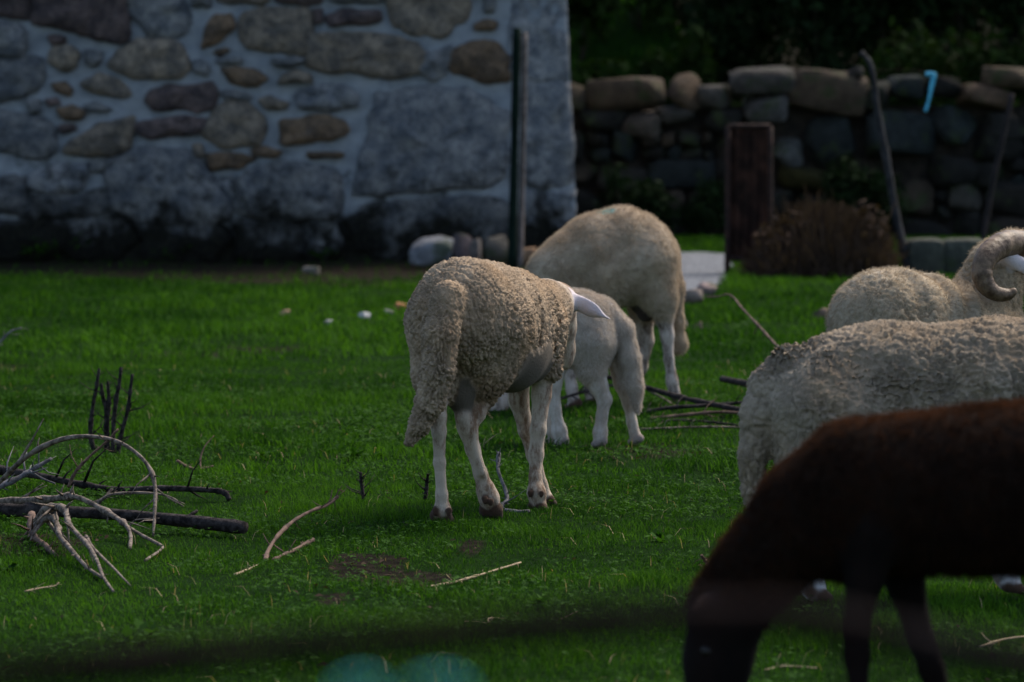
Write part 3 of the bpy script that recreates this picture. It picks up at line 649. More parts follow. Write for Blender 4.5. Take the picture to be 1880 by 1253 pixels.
for k, (x, y, h, n, lb) in enumerate([(1378, 606, .12, 26, 'dark leafy weed clump in front of the gravel path'), (1345, 640, .08, 14, 'pale leafy weed below the dark clump'), (640, 850, .07, 22, 'dark clover-like weed clump left of the sheep legs'), (700, 845, .06, 14, 'smaller leafy weed just behind the sheep tail'), (610, 838, .06, 16, 'leafy weed at the left end of the dark weed row'),
                                      (30, 1045, .09, 14, 'grey green thistle rosette at the left edge'), (480, 845, .05, 12, 'small weed rosette in open grass above the forked stick'), (1230, 1000, .05, 10, 'small weed rosette between the sheep and the brown sheep'), (250, 1180, .06, 16, 'weed rosette in the near grass below the branch pile'), (1010, 1120, .05, 12, 'weed rosette in the near grass below the bare patch')]):
    weed('turf_weed', G(x, y), h, n, lb, M_CLOVER, 520 + k, g7, .032, upright=.35)

# ------------------------------------------------------------------ sticks and branches in the grass
gb = 'branches of the cut brush pile'
stick('dark_branch', [(-60, 936), (60, 938), (200, 944), (330, 956), (450, 969)], 950, 992, 24, 22, M_BARK_DARK, 'thick dark branch lying across the front of the brush pile', group=gb, knots=3, twigs=[([(340, 952), (352, 945), (362, 938)], 970, 968, 8, 6)])
stick('arched_branch', [(-30, 905), (0, 884), (50, 838), (110, 808), (170, 802), (225, 815), (268, 850), (284, 890), (284, 940), (281, 985)], 950, 990, 11, 5, M_BARK_PALE, 'thin brown branch arching over the brush pile', group=gb, twigs=[([(284, 895), (310, 915), (338, 930)], 962, 962, 4, 2), ([(30, 855), (55, 815), (80, 769)], 948, 945, 6, 2)])
stick('rear_branch', [(-40, 858), (60, 872), (140, 888), (215, 900), (300, 897), (380, 900), (412, 905), (421, 918)], 900, 922, 14, 9, M_BARK_DARK, 'dark crooked branch at the back of the brush pile', group=gb, twigs=[([(205, 899), (190, 915), (165, 925)], 915, 925, 7, 4)])
stick('short_branch', [(-30, 905), (30, 880), (60, 862), (95, 842)], 930, 925, 13, 6, M_BARK_GREY, 'short grey dark stick poking up at the left edge', group=gb, twigs=[([(55, 866), (80, 880), (101, 888)], 928, 930, 5, 3)])
stick('knobbly_branch', [(-40, 922), (30, 920), (90, 917), (125, 912), (150, 916), (185, 934), (215, 952), (232, 966), (240, 985), (238, 1008)], 940, 1005, 13, 7, M_BARK_PALE, 'knobbly pale branch bending behind the dark one', group=gb, knots=9, twigs=[([(232, 966), (262, 984), (292, 1000), (297, 1008), (266, 1030)], 990, 1026, 7, 5), ([(238, 965), (250, 955), (275, 953), (293, 952)], 985, 985, 4, 2)])
stick('forked_root_branch', [(60, 965), (85, 936), (112, 932), (122, 945), (128, 965), (160, 1000), (178, 1030), (190, 1060), (208, 1086)], 990, 1084, 13, 5, M_BARK_PALE, 'pale forked branch drooping in front of the dark one, right prong', group=gb, knots=9, twigs=[([(158, 985), (172, 1008), (205, 1040), (240, 1076)], 1035, 1074, 8, 3)])
stick('forked_root_branch', [(62, 970), (80, 952), (98, 952), (106, 968), (110, 985), (135, 1015), (160, 1042), (190, 1062)], 992, 1060, 13, 6, M_BARK_PALE, 'pale crooked branch drooping in front of the dark one, left prong', group=gb, knots=9)
stick('stub_branch', [(58, 945), (58, 970), (62, 985), (82, 1002), (104, 1022)], 985, 1020, 16, 8, M_BARK_RED, 'brown stubby root end under the brush pile', group=gb, twigs=[([(60, 982), (40, 988), (26, 984)], 990, 988, 8, 3)])
stick('thin_twig', [(125, 895), (140, 865), (165, 838), (195, 812), (217, 788)], 920, 915, 6, 4, M_BARK_RED, 'thin straight twig crossing behind the arched branch', group=gb)
stick('thin_twig', [(170, 935), (195, 912), (225, 906), (280, 906), (315, 914), (335, 930)], 950, 950, 6, 3, M_BARK_PALE, 'thin pale twig curving along the dark branch', group=gb, twigs=[([(300, 909), (320, 918), (340, 926)], 950, 950, 3, 1.5)])
stick('thin_twig', [(-30, 650), (0, 628), (18, 610), (40, 602)], 700, 700, 5, 3, M_BARK_GREY, 'bare twig tip entering at the left edge above the pile', group=gb)
stick('thin_twig', [(45, 1086), (75, 1080), (100, 1076), (108, 1070)], 1088, 1080, 3, 2, M_STRAW, 'dry straw stalk lying below the brush pile', 'straw')
for k, (pts, lb) in enumerate([([(172, 826), (166, 795), (170, 750), (177, 712), (182, 677)], 'leftmost of the bare upright shoots behind the pile'), ([(196, 832), (195, 790), (194, 750), (188, 725), (186, 704)], 'second bare upright shoot, slightly bent left'), ([(198, 834), (197, 780), (200, 740), (198, 700)], 'third bare upright shoot, close against the second'),
                             ([(207, 836), (208, 790), (213, 735), (219, 705), (222, 674)], 'tall straight upright shoot, fourth from the left'), ([(215, 836), (222, 800), (234, 755), (239, 720), (243, 687)], 'rightmost upright shoot leaning right')]):
    stick('upright_shoot', pts, 838, 838, 9, 5, M_BARK_DARK, lb, 'shoot', 'bare shoots standing behind the brush pile', twigs=[([(230, 768), (238, 750), (240, 740)], 838, 838, 5, 4)] if k == 4 else ())
stick('bent_stick', [(487, 1030), (492, 1012), (510, 984), (540, 956), (572, 938), (600, 928), (620, 912)], 1030, 985, 8, 5, M_BARK_RED, 'thin bent stick with a forked tip in open grass', twigs=[([(598, 929), (606, 918), (610, 900)], 988, 985, 4, 2), ([(612, 919), (620, 905), (628, 892)], 986, 985, 3, 1.5)])
stick('short_stick', [(500, 1029), (525, 1017), (545, 1008), (575, 991)], 1030, 1010, 6, 8, M_BARK_RED, 'short straight stick lying beside the bent one')
stick('low_twig', [(325, 846), (345, 858), (368, 862), (392, 856)], 868, 866, 6, 3, M_BARK_RED, 'low reddish twig in the grass behind the pile', twigs=[([(368, 862), (368, 842), (376, 820), (393, 800)], 866, 862, 4, 2)])
stick('stub_shoot', [(668, 922), (666, 905), (663, 885), (662, 867)], 924, 924, 7, 5, M_BARK_DARK, 'short dark shoot sticking up left of the sheep tail', 'shoot')
stick('stub_shoot', [(780, 918), (783, 900), (784, 885), (786, 870)], 920, 920, 7, 5, M_BARK_DARK, 'short dark shoot beside the left hind leg of the sheep', 'shoot')
sn = stick('curved_stick', [(972, 940), (948, 941), (926, 938), (920, 931), (926, 924), (931, 918), (928, 900), (920, 880), (914, 860), (916, 832)], 945, 925, 9, 6, M_BARK_GREY, 'snaking grey stick rising between the sheep legs')
stick('right_twig', [(1296, 546), (1318, 545), (1341, 542), (1362, 566), (1392, 598), (1430, 640)], 690, 720, 2.4, 4.5, M_BARK_RED, 'thin angled twig standing left of the pale sheep back', twigs=[([(1392, 598), (1386, 610), (1383, 614)], 705, 705, 3, 2)])
gc = 'cut branches behind the lamb'
stick('dark_branch', [(1326, 696), (1345, 700), (1375, 706), (1420, 720)], 725, 735, 13, 12, M_BARK_DARK, 'blunt dark stick end beside the pale sheep rump', group=gc, knots=1)
stick('dark_branch', [(1020, 668), (1100, 688), (1180, 710), (1250, 730), (1310, 743), (1375, 757)], 735, 775, 8, 11, M_BARK_DARK, 'long dark branch slanting behind the lamb legs', group=gc, knots=3)
stick('thin_branch', [(1020, 735), (1100, 712), (1160, 704)], 760, 755, 6, 4, M_BARK_DARK, 'dark twig seen between the lamb legs', group=gc)
stick('thin_branch', [(1175, 760), (1220, 750), (1290, 745), (1380, 738)], 768, 766, 7, 6, M_BARK_DARK, 'nearly level dark branch under the slanting one', group=gc)
stick('thin_branch', [(1190, 770), (1260, 762), (1320, 757), (1375, 760)], 776, 776, 6, 5, M_BARK_RED, 'brown branch lying below the level dark one', group=gc)
stick('thin_branch', [(1195, 776), (1250, 772), (1310, 776), (1380, 784)], 785, 790, 5, 4, M_BARK_DARK, 'thin dark branch lying low in the grass by the lamb', group=gc)
stick('thin_branch', [(1150, 790), (1230, 786), (1300, 784), (1370, 785)], 794, 794, 4, 3, M_BARK_PALE, 'pale thin stick, lowest of the cut branches', group=gc)
stick('thin_branch', [(1190, 717), (1215, 730), (1235, 742)], 750, 755, 4, 3, M_BARK_PALE, 'short pale twig crossing behind the lamb tail', group=gc)
gs = 'dry straws in the grass'
stick('straw', [(784, 1078), (830, 1070), (880, 1056), (920, 1044), (956, 1033)], 1079, 1034, 5, 3, M_STRAW, 'long dry straw lying beside the bare soil patch', 'straw', gs)
stick('straw', [(836, 1144), (860, 1141), (885, 1143), (902, 1149)], 1146, 1149, 4, 3, M_STRAW, 'short curved straw above the blurred rail', 'straw', gs)
stick('straw', [(900, 1145), (895, 1138), (902, 1134), (925, 1135)], 1147, 1137, 4, 2.5, M_STRAW, 'hooked straw next to the short curved one', 'straw', gs)
stick('straw', [(975, 1156), (1020, 1140), (1060, 1122)], 1157, 1123, 4, 2, M_BARK_RED, 'thin brown stem lying left of the brown sheep head', 'straw', gs)
stick('straw', [(840, 832), (870, 829), (905, 825)], 833, 826, 6, 4, M_STRAW, 'blurred pale straw behind the sheep hind legs', 'straw', gs)
stick('straw', [(430, 1056), (455, 1046), (475, 1036)], 1057, 1037, 5, 2, M_STRAW, 'dry straw near the foot of the bent stick', 'straw', gs)
stick('straw', [(1400, 1232), (1440, 1224), (1500, 1227)], 1233, 1229, 5, 3, M_STRAW, 'dry stalk behind the brown sheep forelegs', 'straw', gs)
stick('straw', [(1800, 1186), (1840, 1174), (1880, 1168)], 1187, 1169, 5, 3, M_STRAW, 'dry stalk at the right edge below the white hoof', 'straw', gs)
stick('straw', [(1288, 1020), (1296, 1032), (1306, 1044)], 1046, 1044, 6, 3, M_BARK_RED, 'curled brown leaf stem left of the brown sheep neck', 'straw', gs)

# ------------------------------------------------------------------ sheep: one continuous surface per animal
def surface_nets(g, org, h):
    s = g < 0
    cnt = np.zeros(tuple(np.array(g.shape) - 1), np.int8); X, Y, Z = cnt.shape
    for a in (0, 1):
        for b in (0, 1):
            for c in (0, 1): cnt += s[a:a + X, b:b + Y, c:c + Z]
    act = np.argwhere((cnt > 0) & (cnt < 8)); vid = np.full(cnt.shape, -1, np.int32); vid[tuple(act.T)] = np.arange(len(act))
    acc = np.zeros((len(act), 3)); n = np.zeros(len(act)); C = [np.array(c) for c in np.ndindex(2, 2, 2)]
    val = {tuple(c): g[tuple((act + c).T)] for c in C}
    for c in C:
        for ax_ in range(3):
            if c[ax_]: continue
            e = c.copy(); e[ax_] = 1; va, vb = val[tuple(c)], val[tuple(e)]; m = (va < 0) != (vb < 0)
            t = va[m] / (va[m] - vb[m]); p = np.tile(c.astype(float), (m.sum(), 1)); p[:, ax_] = t; acc[m] += p; n[m] += 1
    V = org + (act + acc / n[:, None]) * h; F = []
    for ax_ in range(3):
        sl0 = [slice(None)] * 3; sl1 = [slice(None)] * 3; sl0[ax_] = slice(0, -1); sl1[ax_] = slice(1, None)
        d = s[tuple(sl0)] != s[tuple(sl1)]; e = np.argwhere(d); u, w = [(1, 2), (2, 0), (0, 1)][ax_]
        e = e[(e[:, u] > 0) & (e[:, w] > 0) & (e[:, u] < g.shape[u] - 1) & (e[:, w] < g.shape[w] - 1)]
        inside = s[tuple(e.T)]; q = []
        for du, dw in ((1, 1), (0, 1), (0, 0), (1, 0)):
            k = e.copy(); k[:, u] -= du; k[:, w] -= dw; q.append(vid[tuple(k.T)])
        q = np.stack(q, 1); q[~inside] = q[~inside][:, ::-1]; F.append(q)
    return V, np.concatenate(F)
def vnormals(v, f):
    fn = np.cross(v[f[:, 2]] - v[f[:, 0]], v[f[:, 3]] - v[f[:, 1]]); n = np.zeros_like(v)
    for k in range(4): np.add.at(n, f[:, k], fn)
    return n / (np.linalg.norm(n, axis=1)[:, None] + 1e-12)

class Sheep:
    def __init__(s, px, py, theta):
        s.O = G(px, py); s.th = math.radians(theta); s.O[2] = 0
        s.f = np.array([math.sin(s.th), math.cos(s.th), 0]); s.l = np.array([-math.cos(s.th), math.sin(s.th), 0]); s.pr = []
    def J(s, px, py, x=None, y=None):
        d = ray(px, py); ax_, c = (s.f, x) if x is not None else (s.l, y)
        t = (c - (CAM - s.O).dot(ax_)) / d.dot(ax_); p = CAM + d * t - s.O
        return np.array([p.dot(s.f), p.dot(s.l), p[2]])
    def cone(s, tg, a, b, ra, rb, k=.03, scl=(1, 1, 1)): s.pr.append((tg, np.array(a, float), np.array(b, float), ra, rb, k, np.array(scl, float), None))
    def chain(s, tg, pts, k=.03, scl=(1, 1, 1)):
        for (a, ra), (b, rb) in zip(pts[:-1], pts[1:]): s.cone(tg, a, b, ra, rb, k, scl)
    def ell(s, tg, c, axes, k=.01):
        s.pr.append((tg, np.array(c, float), None, max(np.linalg.norm(axes, axis=1)), 0, k, None, np.array(axes, float)))
    def ear(s, base, tip, wdir, w=.026, t=.009, tg='e'):
        base, tip = np.array(base), np.array(tip); a = (tip - base) / 2; u = a / np.linalg.norm(a)
        wd = np.array(wdir, float); wd -= u * wd.dot(u); wd /= np.linalg.norm(wd); n = np.cross(u, wd); c = (base + tip) / 2
        s.ell(tg, c - a * .2, np.array([a * .8, wd * w, n * t])); s.cone(tg, c, tip, t * .9, t * .35, .012)
        s.cone(tg, base - a * .25, base + a * .3, .016, .014, .02)
    def hoof(s, x, y, z=0.0, yaw=0, sz=1.0):
        for e in (-.0135, .0135):
            c, sn = math.cos(yaw), math.sin(yaw); R = lambda u, v: (x + u * c - v * sn, y + u * sn + v * c)
            a, b = R(-.012 * sz, e * sz), R(.024 * sz, e * 1.15 * sz)
            s.cone('h', (*a, z + .026 * sz), (*b, z + .011 * sz), .017 * sz, .010 * sz, .008)
    def prim_d(s, p, pr):
        tg, a, b, ra, rb, k, scl, axes = pr
        if axes is not None:
            L = np.linalg.norm(axes, axis=1); q = (p - a) @ (axes / (L ** 2)[:, None]).T
            r = np.linalg.norm(q, axis=-1); q2 = np.linalg.norm(q / L, axis=-1); return r * (r - 1) / np.maximum(q2, 1e-6)
        q = (p - a) * scl; ba = (b - a) * scl; bb = ba.dot(ba); t = np.clip((q @ ba) / max(bb, 1e-9), 0, 1)
        return np.linalg.norm(q - t[..., None] * ba, axis=-1) - (ra + (rb - ra) * t)
    def build(s, h=.008):
        lo = np.full(3, 9.0); hi = -lo; bx = []
        for pr in s.pr:
            tg, a, b, ra, rb, k, scl, axes = pr
            if axes is not None: e = np.abs(axes).sum(0); l0, h0 = a - e, a + e
            else: r = max(ra, rb) / np.minimum(scl, 1); l0, h0 = np.minimum(a, b) - r, np.maximum(a, b) + r
            bx.append((l0 - k - 3 * h, h0 + k + 3 * h)); lo = np.minimum(lo, l0 - 4 * h); hi = np.maximum(hi, h0 + 4 * h)
        N = np.ceil((hi - lo) / h).astype(int) + 1; g = np.full(N, 1.0, np.float32)
        for pr, (l0, h0) in zip(s.pr, bx):
            i0 = np.maximum(((l0 - lo) / h).astype(int), 0); i1 = np.minimum(np.ceil((h0 - lo) / h).astype(int) + 1, N)
            ax3 = [lo[k] + np.arange(i0[k], i1[k]) * h for k in range(3)]
            p = np.stack(np.meshgrid(*ax3, indexing='ij'), -1); d = s.prim_d(p, pr).astype(np.float32); k = pr[5]
            sub = g[i0[0]:i1[0], i0[1]:i1[1], i0[2]:i1[2]]
            w = np.maximum(k - np.abs(sub - d), 0) / k; g[i0[0]:i1[0], i0[1]:i1[1], i0[2]:i1[2]] = np.minimum(sub, d) - w * w * k * .25
        return surface_nets(g, lo, h)
    def tagd(s, p, tg):
        d = np.full(len(p), 1.0)
        for pr in s.pr:
            if pr[0] in tg: d = np.minimum(d, s.prim_d(p, pr))
        return d

def fleece_mat(name, wool_lo, wool_hi, skin_lo, skin_hi, hoofc, bare=(.16, .13, .13), mark=None, nscale=16, sheen=.06, earc=(.60, .53, .53)):
    t = NT(name); o = t.obj()
    n = t.noise(o, nscale, 5, .7); n2 = t.noise(o, 4, 4, .6)
    wool = t.mix(t.ramp(n, .3, .72), wool_lo, wool_hi)
    wool = t.mix(t.math('MULTIPLY', t.ramp(n2, .45, .66), .8), wool, t.mix(1.0, wool, (.78, .68, .56), 'MULTIPLY'))
    skin = t.mix(t.ramp(t.noise(t.vscale(o, (1, 1, .4)), 17, 6, .75), .42, .62), skin_hi, skin_lo)
    col = t.mix(t.attr('bare_skin'), skin, bare)
    col = t.mix(t.attr('ear'), col, earc)
    col = t.mix(t.attr('wool'), col, wool); col = t.mix(t.attr('hoof'), col, hoofc)
    if mark:
        d = t.node('ShaderNodeVectorMath', operation='DISTANCE'); t.put(d.inputs[0], o); d.inputs[1].default_value = mark[0]
        f = t.math('SUBTRACT', 1.0, t.ramp(t.math('ADD', d.outputs['Value'], t.math('MULTIPLY', t.math('SUBTRACT', n, .5), .05)), mark[1] * .6, mark[1]))
        col = t.mix(f, col, mark[2])
    t.bump(t.noise(o, 160, 5, .75), .7, .006)
    t.b.inputs['Sheen Weight'].default_value = sheen; t.b.inputs['Sheen Roughness'].default_value = .6
    return t.fin(col, .95, .12)
def hair_mat(name, lo, hi, trans=.3):
    t = NT(name); o = t.obj()
    rnd = t.node('ShaderNodeHairInfo').outputs['Random']; f = t.math('ADD', t.math('MULTIPLY', t.noise(o, 14, 4, .7), .7), t.math('MULTIPLY', rnd, .3))
    col = t.mix(t.ramp(f, .25, .75), lo, hi); t.fin(col, .8, .15)
    tr = t.node('ShaderNodeBsdfTranslucent', {'Color': col}); ms = t.node('ShaderNodeMixShader', {'Fac': trans})
    t.l.new(t.b.outputs[0], ms.inputs[1]); t.l.new(tr.outputs[0], ms.inputs[2]); t.l.new(ms.outputs[0], t.out.inputs['Surface']); return t.m

def grow_hair(name, v, f, n, weight, count, length, rad, mat, parent, seed, comb=(0, 0, -1), cw=.6, curl=.5, npt=4):
    rs = np.random.default_rng(seed); c = np.linalg.norm(np.cross(v[f[:, 2]] - v[f[:, 0]], v[f[:, 3]] - v[f[:, 1]]), axis=1)
    w = c * weight[f].mean(1); k = rs.choice(len(f), count, p=w / w.sum()); a, b = rs.random(count)[:, None], rs.random(count)[:, None]
    q = f[k]; bl = lambda A: (A[q[:, 0]] * (1 - a) + A[q[:, 1]] * a) * (1 - b) + (A[q[:, 3]] * (1 - a) + A[q[:, 2]] * a) * b
    p = bl(v); nn = bl(n); nn /= np.linalg.norm(nn, axis=1)[:, None] + 1e-9
    cb = np.array(comb, float) - nn * (nn @ np.array(comb, float))[:, None]
    cl = np.stack([vnoise(p * 55 + 7 * t, 90 + t) for t in range(3)], 1)
    d = nn + cb * cw + cl * curl + rs.normal(size=(count, 3)) * .22; d /= np.linalg.norm(d, axis=1)[:, None]
    L = length * rs.uniform(.5, 1.2, count)[:, None]; pts = np.zeros((count, npt, 3)); pos = p - nn * .002; pts[:, 0] = pos
    for t in range(1, npt):
        d = d + rs.normal(size=(count, 3)) * .18 + np.array([0, 0, -.1]) + cb * .12; d /= np.linalg.norm(d, axis=1)[:, None]; pos = pos + d * L / (npt - 1); pts[:, t] = pos
    cu = bpy.data.hair_curves.new(name); cu.add_curves([npt] * count)
    cu.attributes['position'].data.foreach_set('vector', pts.astype(np.float32).ravel())
    ra = cu.attributes.get('radius') or cu.attributes.new('radius', 'FLOAT', 'POINT')
    ra.data.foreach_set('value', np.tile(np.linspace(rad, rad * .35, npt), count).astype(np.float32))
    cu.materials.append(mat); o = bpy.data.objects.new(name, cu); COL.objects.link(o); o.parent = parent; return o

def finish(s, label, h, mat, hmat, hairs, hlen, hrad, crack=0.0, cscale=42, seed=0, curl=.5, cw=.5, name='sheep', cat='sheep', skin_hair=None, fine=0.0, stretch=.5, folds=()):
    v, f = s.build(h); n = vnormals(v, f)
    dw = s.tagd(v, 'w'); ds = s.tagd(v, 'suhe'); dh = s.tagd(v, 'h'); dss = s.tagd(v, 'swu'); de = s.tagd(v, 'e'); du = s.tagd(v, 'u')
    wob = .006 * vnoise(v * 45, seed)
    wool = sstep(-.006, .006, ds - dw + wob); hoof = sstep(-.004, .004, dss - dh + wob * .5); bare = sstep(-.012, .012, s.tagd(v, 's') - du)
    up = sstep(.2, .8, n[:, 2])
    if crack:
        st = stretch + (1 - stretch) * up * .8
        q = v * np.c_[np.ones(len(v)), np.ones(len(v)), st] * cscale; q += np.stack([vnoise(v * 16, seed + t) for t in (1, 2, 3)], 1) * .8 + np.stack([vnoise(v * 60, seed + t) for t in (4, 5, 6)], 1) * .45
        f1, f2 = worley(q, seed); e = f2 - f1; dep = crack * np.clip(.7 + 1.0 * vnoise(v * 9, seed + 9) + .4 * vnoise(v * 25, seed + 10), .1, 1.7) * (1 - .5 * up)
        dis = -dep * (1 - sstep(.0, .24, e)) + crack * .10 * (.5 - f1)
        g1, g2 = worley(v * max(cscale * 1.7, 95) + np.stack([vnoise(v * 80, seed + t) for t in (7, 8, 9)], 1) * .4, seed + 5); dis += -fine * (1 - sstep(0, .4, g2 - g1))
        w1, w2 = worley(v * np.array([1, 1, .5]) * cscale * .33 + np.stack([vnoise(v * 30, seed + t) for t in (12, 13, 14)], 1) * .35, seed + 6); dis += -crack * .45 * (1 - sstep(0, .13, w2 - w1)) + min(crack, .012) * .3 * vnoise(v * 14, seed + 15)
        v = v + n * (dis * wool)[:, None]; n = vnormals(v, f)
    for (c, dr, wd, am) in folds:                                    # shallow creases in the fleece: plane through c, normal dr
        t = ((v - np.array(c)) @ (np.array(dr) / np.linalg.norm(dr))); v = v + n * (am * np.exp(-(t / wd) ** 2) * wool * sstep(.2, .5, v[:, 2]))[:, None]
    me = mk_mesh(name, v, f); fattr(me, 'wool', wool); fattr(me, 'hoof', hoof); fattr(me, 'bare_skin', bare * (1 - wool)); fattr(me, 'ear', sstep(-.006, .006, s.tagd(v, 'sw') - de))
    o = link(name, me, mat, None, s.O); o.rotation_euler = (0, 0, math.pi / 2 - s.th); tag(o, label, cat)
    if hairs: grow_hair('wool', v, f, n, wool * (1 - .6 * sstep(.3, .8, -n[:, 2])) + 1e-4, hairs, hlen, hrad, hmat, o, seed, cw=cw, curl=curl)
    if skin_hair: grow_hair('leg_hair', v, f, n, (1 - wool) * (1 - hoof) + 1e-5, skin_hair[0], skin_hair[1], hrad * .7, skin_hair[2], o, seed + 1, cw=1.6, curl=.15)
    return o
def eye(o, p, r=.012):
    v, f = ICV * r, ICF; link('eye', mk_mesh('eye', v, f), M_EYE, o, p)
M_EYE = simple('eye_dark', (.006, .004, .003), (.012, .008, .005), 40, .4, spec=.3)

SK_LO, SK_HI, HOOF = (.17, .10, .058), (.46, .375, .29), (.055, .030, .018)
M_LEGH = hair_mat('leg_hair', (.30, .22, .155), (.50, .42, .345))

# --- the woolly sheep seen from behind
def main_sheep():
    s = Sheep(930, 958, 22); s.O = np.array([-.03, 10.5, 0.]); J = s.J
    s.chain('w', [(J(852, 578, x=-.27), .156), (J(895, 592, x=-.08), .152), (J(934, 598, x=.12), .146), (J(960, 604, x=.25), .122)], .07, (1, 1.08, 1))
    s.chain('w', [(J(962, 588, x=.25), .118), (J(988, 574, x=.36), .088)], .05)
    s.chain('w', [(J(904, 604, x=-.2), .108), (J(890, 680, x=-.2), .072), (J(876, 742, x=-.2), .040)], .05)
    s.chain('w', [(J(808, 600, x=-.27), .094), (J(800, 690, x=-.3), .058), (J(804, 725, x=-.32), .038)], .05)
    s.chain('w', [(J(986, 615, x=.2), .082), (J(1012, 680, x=.2), .040)], .05)
    s.chain('w', [(J(824, 548, x=-.42), .048), (J(808, 615, x=-.465), .050), (J(804, 680, x=-.475), .049), (J(790, 738, x=-.47), .041), (J(770, 780, x=-.47), .032), (J(752, 812, x=-.465), .018)], .012)
    s.chain('u', [(J(915, 636, x=-.12), .10), (J(938, 640, x=.0), .111), (J(958, 640, x=.12), .095)], .04, (1, 1.22, 1))
    s.chain('u', [(J(842, 676, x=-.25), .048), (J(844, 726, x=-.262), .034), (J(852, 768, x=-.265), .016)], .02)
    s.chain('s', [(J(880, 730, x=-.2), .032), (J(872, 758, x=-.225), .028), (J(858, 784, x=-.25), .0245), (J(868, 825, x=-.228), .0190), (J(882, 870, x=-.208), .0175), (J(892, 900, x=-.195), .0240), (J(898, 916, x=-.19), .0265), (J(903, 934, x=-.178), .021)], .012)
    s.cone('s', J(850, 768, x=-.272), J(862, 800, x=-.252), .020, .018, .018); s.cone('s', J(884, 868, x=-.228), J(866, 815, x=-.25), .012, .013, .012)
    for e in (-.013, .013):
        b = J(903, 934, x=-.178); tp = J(912, 956, x=-.145)
        s.cone('h', b + [-.006, e, -.004], tp + [0, e * .6, .002], .021, .010, .008)
    s.cone('h', J(890, 916, x=-.225), J(891, 922, x=-.228), .009, .007, .004); s.cone('h', J(901, 921, x=-.225), J(901, 925, x=-.226), .009, .007, .004)
    s.chain('s', [(J(803, 725, x=-.33), .029), (J(803, 766, x=-.375), .0235), (J(806, 792, x=-.375), .0185), (J(807, 850, x=-.365), .0148), (J(811, 908, x=-.36), .0148), (J(812, 938, x=-.355), .0220), (J(812, 956, x=-.345), .019)], .012)
    q = J(812, 960, x=-.34); s.hoof(q[0], q[1], 0, 0); d = J(812, 940, x=-.375)
    for e in (-.02, .02): s.cone('h', d + [0, e, .004], d + [-.004, e, -.006], .009, .006, .004)
    s.chain('s', [(J(998, 665, x=.2), .036), (J(994, 725, x=.19), .026), (J(988, 790, x=.17), .0205), (J(984, 835, x=.165), .0200), (J(983, 875, x=.15), .0160), (J(985, 905, x=.14), .0245), (J(989, 925, x=.145), .0215)], .014)
    q = J(990, 936, x=.15); s.hoof(q[0], q[1], q[2] - .02, -.2); d = J(984, 908, x=.112)
    for e in (-.017, .017): s.cone('h', d + [0, e, .004], d + [-.004, e, -.004], .008, .005, .004)
    s.chain('s', [(J(952, 690, x=.22), .036), (J(952, 735, x=.23), .027), (J(966, 790, x=.25), .021), (J(980, 835, x=.265), .0195), (J(993, 890, x=.285), .0165), (J(1000, 912, x=.29), .021)], .014)
    q = J(1003, 925, x=.30); s.hoof(q[0], q[1], q[2] - .016, 0)
    pn = J(1020, 558, x=.50); nz = J(1031, 642, x=.57)
    s.chain('s', [(J(985, 576, x=.36), .084), (J(1002, 564, x=.43), .070), (pn, .056)], .04)
    s.chain('s', [(pn, .057), (pn + (nz - pn) * .5, .046), (nz, .034), (J(1032, 662, x=.575), .030)], .03)
    s.ear(J(1050, 550, x=.48), J(1119, 586, x=.47), (-.1, 0.1, 1), .024, .009)
    lb = pn + [0, .055, .01]; s.ear(lb, lb + [-.03, .09, -.02], (0, 0, 1), .024, .009)
    m = fleece_mat('woolly_fleece', (.21, .15, .095), (.47, .355, .245), SK_LO, SK_HI, HOOF, (.095, .076, .055))
    hm = hair_mat('wool_fibre', (.26, .19, .12), (.56, .435, .31))
    fc = J(930, 520, x=-.05)
    o = finish(s, 'woolly cream sheep seen from behind, one hind hoof lifted, in the middle', .004, m, hm, 40000, .006, .0004, .0105, 76, 11, .9, .4, skin_hair=(14000, .0028, M_LEGH), fine=.004, stretch=.42,
               folds=[(fc, (1, .25, -.15), .016, -.014), (J(985, 560, x=.14), (1, .1, -.1), .014, -.010), (J(1010, 600, x=.23), (1, .1, -.1), .013, -.008)])
    for e in (-1, 1): eye(o, (pn + (nz - pn) * .42 + np.array([.034, e * .034, .0])).tolist(), .009)
main_sheep()

